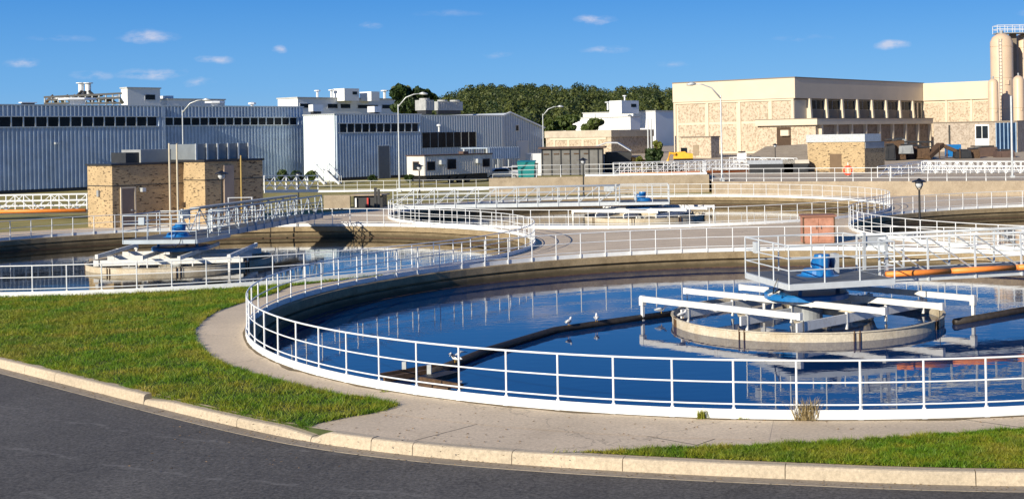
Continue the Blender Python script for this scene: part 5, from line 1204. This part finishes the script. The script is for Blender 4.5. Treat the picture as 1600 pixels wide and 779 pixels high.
# tanks/boxes on left of the yellow room
for i, (px, w, m, lab) in enumerate(((1205, 4.6, galv, 'silver horizontal tank with flat top left of the yellow stone pump room'), (1243, 2.6, mk('pale_tank', (.55,.50,.42), .6), 'beige box tank touching the yellow stone pump room'))):
    p = AT(px, 271, 124); root = thing('process_tank', lab, 'tank', (p.x, p.y, 1.1)); q = MB(); q.prism([(p.x-w/2,p.y-.7,2.1),(p.x+w/2,p.y-.7,2.1),(p.x+w/2,p.y-.4,2.45),(p.x-w/2,p.y-.4,2.45)], (0,1.4,0)); fixn(q.build('cover', m, root)); q = MB(); q.box((p.x,p.y,1.55), (w*.92,1.2,1.09)); q.build('cradle', dark_metal, root)
def excav():
    p = AT(1068, 252, 158); p.z = 1.5; root = thing('excavator', 'yellow digger with folded arm beside the small square stone building', 'excavator', tuple(p))
    q = MB(); q.prism([(p.x-1.3,p.y,p.z+.6),(p.x+1.2,p.y,p.z+.6),(p.x+1.2,p.y,p.z+1.2),(p.x+.4,p.y,p.z+1.3),(p.x+.2,p.y,p.z+1.5),(p.x-1.1,p.y,p.z+1.4)], (0,1.8,0)); fixn(q.build('body', yellow, root))
    q = MB(); q.box((p.x+.1,p.y+.5,p.z+1.6), (.8,.9,.7)); q.build('cab', glass, root)
    q = MB(); q.tube([(p.x-1.0,p.y-.2,p.z+1.2),(p.x-1.7,p.y-.2,p.z+1.35),(p.x-2.0,p.y-.2,p.z+.3)], .18, 8); q.build('arm', yellow, root)
    for s in (0, 1.5): q = MB(); q.tube([(p.x-1.2,p.y+s,p.z+.3),(p.x+1.2,p.y+s,p.z+.3)], .3, 10); q.build('track', black, root)
excav()
for i, (px, py, w, h, m_, lab) in enumerate(((1392,250,1.2,1.8,dark_metal,'dark upright machine cabinet touching the yellow stone pump room'), (1416,240,1.8,1.0,grey_metal,'grey flat machine box on top of the brown yard heap'), (1444,248,1.6,1.3,rust,'rusty steel box at the foot of the conveyor'),
        (1506,247,2.0,.9,dark_metal,'low black pallet box right of the blue crate'), (1524,247,1.2,1.1,rust,'rusty drum box below the window bay'), (1572,248,2.4,1.0,brownroof,'brown steel bin beneath the blue glazing'), (1180,262,1.8,1.2,grey_metal,'grey pump housing left of the covered process tank'), (1160,255,1.2,1.3,white_wall,'small white kiosk box by the tall street lamp'))):
    clutter(px, py, 149+i*.7, w, h, 1.6, m_, lab, 'yard_box', 'steel box')
frk = thing('canopy_frame', 'dark open steel canopy frame over the yard right of the yellow stone pump room', 'frame', tuple(AT(1420,250,154)))
for px in (1386,1402,1420,1438,1456):
    p = AT(px,250,154); q = MB(); q.tube([(p.x,p.y,1.5),(p.x,p.y,AT(px,223,154).z)], .09, 6); q.build('column', dark_metal, frk)
q = MB(); q.bar(AT(1384,222,154), AT(1458,221.5,154), .5, .22); q.build('beam', dark_metal, frk)
q = MB(); q.bar(AT(1384,230,154), AT(1458,229.5,154), .3, .12); q.build('beam', dark_metal, frk)
lr = AT(1325, 275, 112); ring_ = thing('life_ring', 'orange red life ring on the railing before the yellow stone pump room', 'life ring', tuple(lr)); 
q = MB(); q.tube([lr+Vector((math.cos(a)*.36,0,math.sin(a)*.36+.5)) for a in np.linspace(0, 2*PI, 20, endpoint=False)], .09, 8, True); q.build('ring', mk('life_ring_red', (.7,.08,.03), .5), ring_, True)
q = MB(); q.bar(lr, lr+UP*1.2, .06, .06); q.build('stand', white, ring_)

# ------------------------------------------------------------------ lamps
def globe_lamp(h, r=.06):
    root = thing('post_lamp', 'x', 'lamp', (0,0,0), 'black post lamps around the tanks')
    q = MB(); q.tube([(0,0,0),(0,0,.5),(0,0,h-.55)], [r*1.6, r, r*.8], 10); q.lathe((0,0,0), [(r*2.6,0),(r*2.4,.12),(r*1.5,.16)], 12); q.build('pole', black, root)
    q = MB(); q.lathe((0,0,h), [(0,.0),(.05,-.02),(.10,-.07),(.34,-.16),(.36,-.20),(.20,-.19)], 20); fixn(q.build('lamp_shade', black, root))
    q = MB(); q.lathe((0,0,h), [(.19,-.20),(.19,-.34),(.11,-.47),(0,-.50)], 16); q.build('lamp_globe', lampglass, root, True)
    for k in range(4): a = k*PI/2+.4; q = MB(); q.tube([(.22*math.cos(a),.22*math.sin(a),-.20+h),(.21*math.cos(a),.21*math.sin(a),-.36+h),(.08*math.cos(a),.08*math.sin(a),-.56+h)], .014, 5); q.build('cage_bar', black, root)
    return root
gl0 = globe_lamp(3.15)
LP = [(1436, 278, G(1432,372).y, 'black post lamp with glass globe on the deck behind the near tank bridge'), (346, 266, 75.5, 'black post lamp before the pump house'), (655, 256, 101, 'black post lamp rising behind the left part of the farthest back tank'),
      (911, 246, 104.0, 'black post lamp standing above the right end of the farthest tank bridge'), (466, 268, 104, 'black post lamp at the left behind the left tank bridge'), (1211, 224, 138, 'black post lamp before the ramp and hall doorway')]
for i, (px, yt, Y, lab) in enumerate(LP):
    o = gl0 if i == 0 else copy_tree(gl0); top = AT(px, yt, Y); s = 1
    o.location = (top.x, top.y, top.z-3.15); o['label'] = lab
    if top.z-3.15 > .05 or top.z-3.15 < -.3:
        s = max(.5, (top.z-(0 if Y < 111 else 1.2))/3.15); o.scale = (min(s,1.1), min(s,1.1), s); o.location.z = top.z-3.15*s
def cobra(px, yt, yb, Y, label, arm=-1, zb=0, r=.09):
    t = AT(px, yt, Y); root = thing('street_lamp', label, 'lamp', (t.x, t.y, zb), 'tall galvanised street lamps')
    q = MB(); q.tube([(t.x,t.y,zb),(t.x,t.y,t.z)], [r, r*.6], 10); q.box((t.x,t.y,zb+.15), (.4,.4,.3)); q.build('pole', galv, root)
    L = 2.2*arm; q = MB(); q.tube([(t.x,t.y,t.z-.25),(t.x+L*.35,t.y,t.z+.65),(t.x+L*.7,t.y,t.z+.95),(t.x+L,t.y,t.z+1.0)], [.07,.06,.05,.05], 8); q.build('arm', galv, root, True)
    q = MB(); q.tube([(t.x+L*.95,t.y,t.z+1.0),(t.x+L*1.1,t.y,t.z+1.02),(t.x+L*1.32,t.y,t.z+.95)], [.06,.17,.08], 8); q.build('lamp_head', galv, root, True)
cobra(1126, 149, 281, 107, 'tallest street lamp, its arm pointing left, before the large hall', -1, 1.1)
cobra(622, 163, 292, 123, 'street lamp in front of the tall dark warehouse door, arm pointing right', 1, 0)
cobra(848, 178, 235, 175, 'street lamp beside the gabled shed, arm pointing right', 1, 0)
cobra(285, 172, 240, 128, 'street lamp rising behind the pump house, arm pointing right', 1, 0)
q = MB(); p = AT(1582, 285, 104); z = AT(1582, 150, 104).z; q.tube([(p.x,p.y,1.1),(p.x,p.y,z)], .09, 10); q.box((p.x,p.y,1.2),(.35,.35,.2)); tag(q.build('steel_pole', galv), 'bare galvanised pole before the slim silo at the right edge', 'pole')
for px, yt, yb, Y, lab in ((930,178,203,215,'thin white pole above the low stone building, left one'), (1018,185,240,185,'thin grey pole left of the broad white building corner'), (1013,185,240,187,'second thin grey pole next to the broad white building corner')):
    p = AT(px, yb, Y); z = AT(px, yt, Y).z; q = MB(); q.tube([(p.x,p.y,0),(p.x,p.y,z)], .12, 6); tag(q.build('utility_pole', galv), lab, 'pole')

# ------------------------------------------------------------------ trees
def leaves_mesh(name, blobs, n, size, mat, parent, seed=1):
    r = np.random.default_rng(seed); B = np.array(blobs, float); wgt = (B[:,3]*B[:,4]); wgt /= wgt.sum()
    k = r.choice(len(B), n, p=wgt); d = r.normal(size=(n,3)); d /= np.linalg.norm(d, axis=1)[:,None]; rad = r.uniform(.55, 1.08, n)**.7
    C = B[k,:3]+d*rad[:,None]*np.stack([B[k,3],B[k,3],B[k,4]],1)
    nrm = d+r.normal(size=(n,3))*.55; nrm /= np.linalg.norm(nrm, axis=1)[:,None]
    a = np.cross(nrm, r.normal(size=(n,3))); a /= np.linalg.norm(a, axis=1)[:,None]; b = np.cross(nrm, a); s = size*r.uniform(.5, 1.4, n)[:,None]
    V = np.stack([C-a*s-b*s*.5, C+a*s*.2-b*s, C+a*s+b*s*.4, C-a*s*.3+b*s], 1).reshape(-1,3)
    off = np.array(W[parent]) if parent is not None else np.zeros(3); V = V-off
    me = bpy.data.meshes.new(name); me.vertices.add(n*4); me.vertices.foreach_set('co', V.reshape(-1).astype(np.float32)); me.loops.add(n*4); me.loops.foreach_set('vertex_index', np.arange(n*4, dtype=np.int32))
    me.polygons.add(n); me.polygons.foreach_set('loop_start', np.arange(0, n*4, 4, dtype=np.int32)); me.polygons.foreach_set('loop_total', np.full(n, 4, np.int32)); me.update(calc_edges=True); me.materials.append(mat)
    o = bpy.data.objects.new(name, me); COL.objects.link(o); o.parent = parent; return o
def tree(px, ytop, ybot, wpx, Y, label, mat, n=2500, size=.35, nb=14, name='tree', seed=3, trunk=True, group=None, zb=0):
    top = AT(px, ytop, Y); bot = AT(px, ybot, Y); w = wpx/2*Y/F; h = (top.z-bot.z)/2; c = Vector((top.x, Y, (top.z+bot.z)/2)); rr = random.Random(seed)
    root = thing(name, label, 'tree' if name != 'shrub' else 'shrub', (top.x, Y, zb), group); blobs = []
    for k in range(nb):
        a = rr.uniform(0, 2*PI); q_ = rr.uniform(.2, .75); zz = rr.uniform(-.7, .7); f = math.sqrt(max(.1, 1-zz*zz)); blobs.append((c.x+math.cos(a)*w*q_*f, c.y+math.sin(a)*w*q_*f, c.z+zz*h*.85, w*rr.uniform(.25,.42), h*rr.uniform(.22,.38)))
    if trunk:
        q = MB(); q.tube([(top.x,Y,zb),(top.x+.1,Y,c.z*.6+zb*.4),(top.x,Y,c.z+h*.5)], [w*.07+.08, w*.05+.05, .03], 8)
        for k in range(5): b_ = blobs[k]; q.tube([(top.x,Y,c.z-h*.5),(b_[0],b_[1],b_[2])], [w*.035+.03, .02], 5)
        q.build('trunk', bark, root)
    leaves_mesh('crown', blobs, n, size, mat, root, seed)
    return root
tree(628, 130, 180, 42, 235, 'dark dense tree behind the cooling units, left and taller half of the pair', leaf_dark, 3600, .42, 16, seed=5, group='dark trees behind the warehouses')
tree(662, 131, 182, 42, 238, 'dark dense tree behind the tall cooling unit, right half of the pair', leaf_dark, 3600, .42, 16, seed=8, group='dark trees behind the warehouses')
tree(645, 140, 185, 50, 242, 'dark dense tree filling the gap behind the tree pair', leaf_dark, 3600, .42, 16, seed=18, group='dark trees behind the warehouses')
tree(884, 180, 207, 48, 215, 'bushy green tree beside the gabled shed, its crown over the low stone building', leaf_mid, 3000, .33, 13, seed=11, group='bushy trees behind the low stone building')
tree(857, 182, 207, 26, 213, 'small bushy green tree touching the gabled shed roof', leaf_mid, 1600, .33, 9, seed=12, group='bushy trees behind the low stone building')
tree(925, 184, 207, 40, 210, 'rounded green bush tree before the lower white shed', leaf_mid, 2600, .33, 12, seed=13, group='bushy trees behind the low stone building')
tree(1026, 213, 248, 20, 150, 'yellow green sapling at the end of the dark hedge', leaf_yel, 900, .16, 9, seed=14, zb=1)
tree(1019, 228, 262, 32, 146, 'dark leafy hedge bush behind the walkway rails', leaf_dark, 2600, .18, 12, name='shrub', seed=15, trunk=False, group='shrubs by the sheds', zb=1)
tree(998, 243, 258, 14, 138, 'small yellow green shrub left of the dark hedge bush', leaf_yel, 700, .12, 6, name='shrub', seed=16, trunk=False, group='shrubs by the sheds')
for i, (px, w_, m_, lab) in enumerate(((440, 26, leaf_mid, 'leafy shrub right of the pump house, leftmost of the row'), (462, 24, leaf_dark, 'dark shrub left of the steel landing'), (484, 26, leaf_mid, 'shrub below the steel landing'), (583, 14, leaf_dark, 'low shrub at the foot of the wall left of the tall dark door'), (640, 20, leaf_dark, 'low shrub right of the tall dark door'))):
    tree(px, 264 if i < 3 else 273, 284, w_, 138, lab, m_, 1100, .16, 7, name='shrub', seed=30+i, trunk=False, group='shrubs along the warehouses')

# wooded hill
hx = np.linspace(560, 1480, 70); crest = lambda px: 139+1.5*math.sin(px*.021)+2*math.sin(px*.0065+1)+max(0, (735-px))*.42 + max(0, px-1010)*.05
mb = MB(); rows = 12; vs = []
for j in range(rows):
    for px in hx:
        t = j/(rows-1); Y = 620+t*560; p = AT(px, crest(px)+8, 1180); z = t**.8*(p.z); vs.append((p.x*Y/1180, Y, z-1))
n_ = len(hx); fs = [(j*n_+i, j*n_+i+1, (j+1)*n_+i+1, (j+1)*n_+i) for j in range(rows-1) for i in range(n_-1)]
mb.add(vs, fs); tag(mb.build('hill', hill_m), kind='structure')
rr = random.Random(4); blobs = []
for k in range(1150):
    px = rr.uniform(575, 1465); t = rr.random()**.75; Y = 625+t*560; p = AT(px, crest(px)+8, 1180); z = t**.8*p.z; s = rr.uniform(3.6, 7.2)*(1.25 if rr.random() < .06 else 1); x = p.x*Y/1180; blobs.append((x, Y, z+s*.6, s*.85, s*.9))
    for q_ in range(2): blobs.append((x+rr.gauss(0,s*.5), Y+rr.gauss(0,s*.4), z+s*.5+rr.gauss(0,s*.3), s*rr.uniform(.35,.6), s*rr.uniform(.35,.6)))
o = leaves_mesh('woodland', blobs, 240000, .66, leaf_far, None, 21); tag(o, 'wooded hill with green and russet crowns on the horizon', 'woodland', kind='stuff')
rr = random.Random(9); blobs = []
for k in range(260):
    px = rr.uniform(-200, 2000); Y = rr.uniform(420, 560); s = rr.uniform(3, 5.5); p = AT(px, 200, Y); blobs.append((p.x, Y, rr.uniform(2, 6), s*1.3, s))
o = leaves_mesh('woodland', blobs, 16000, 1.0, leaf_far, None, 22); tag(o, 'low tree belt behind the factories at the foot of the hill', 'woodland', kind='stuff')
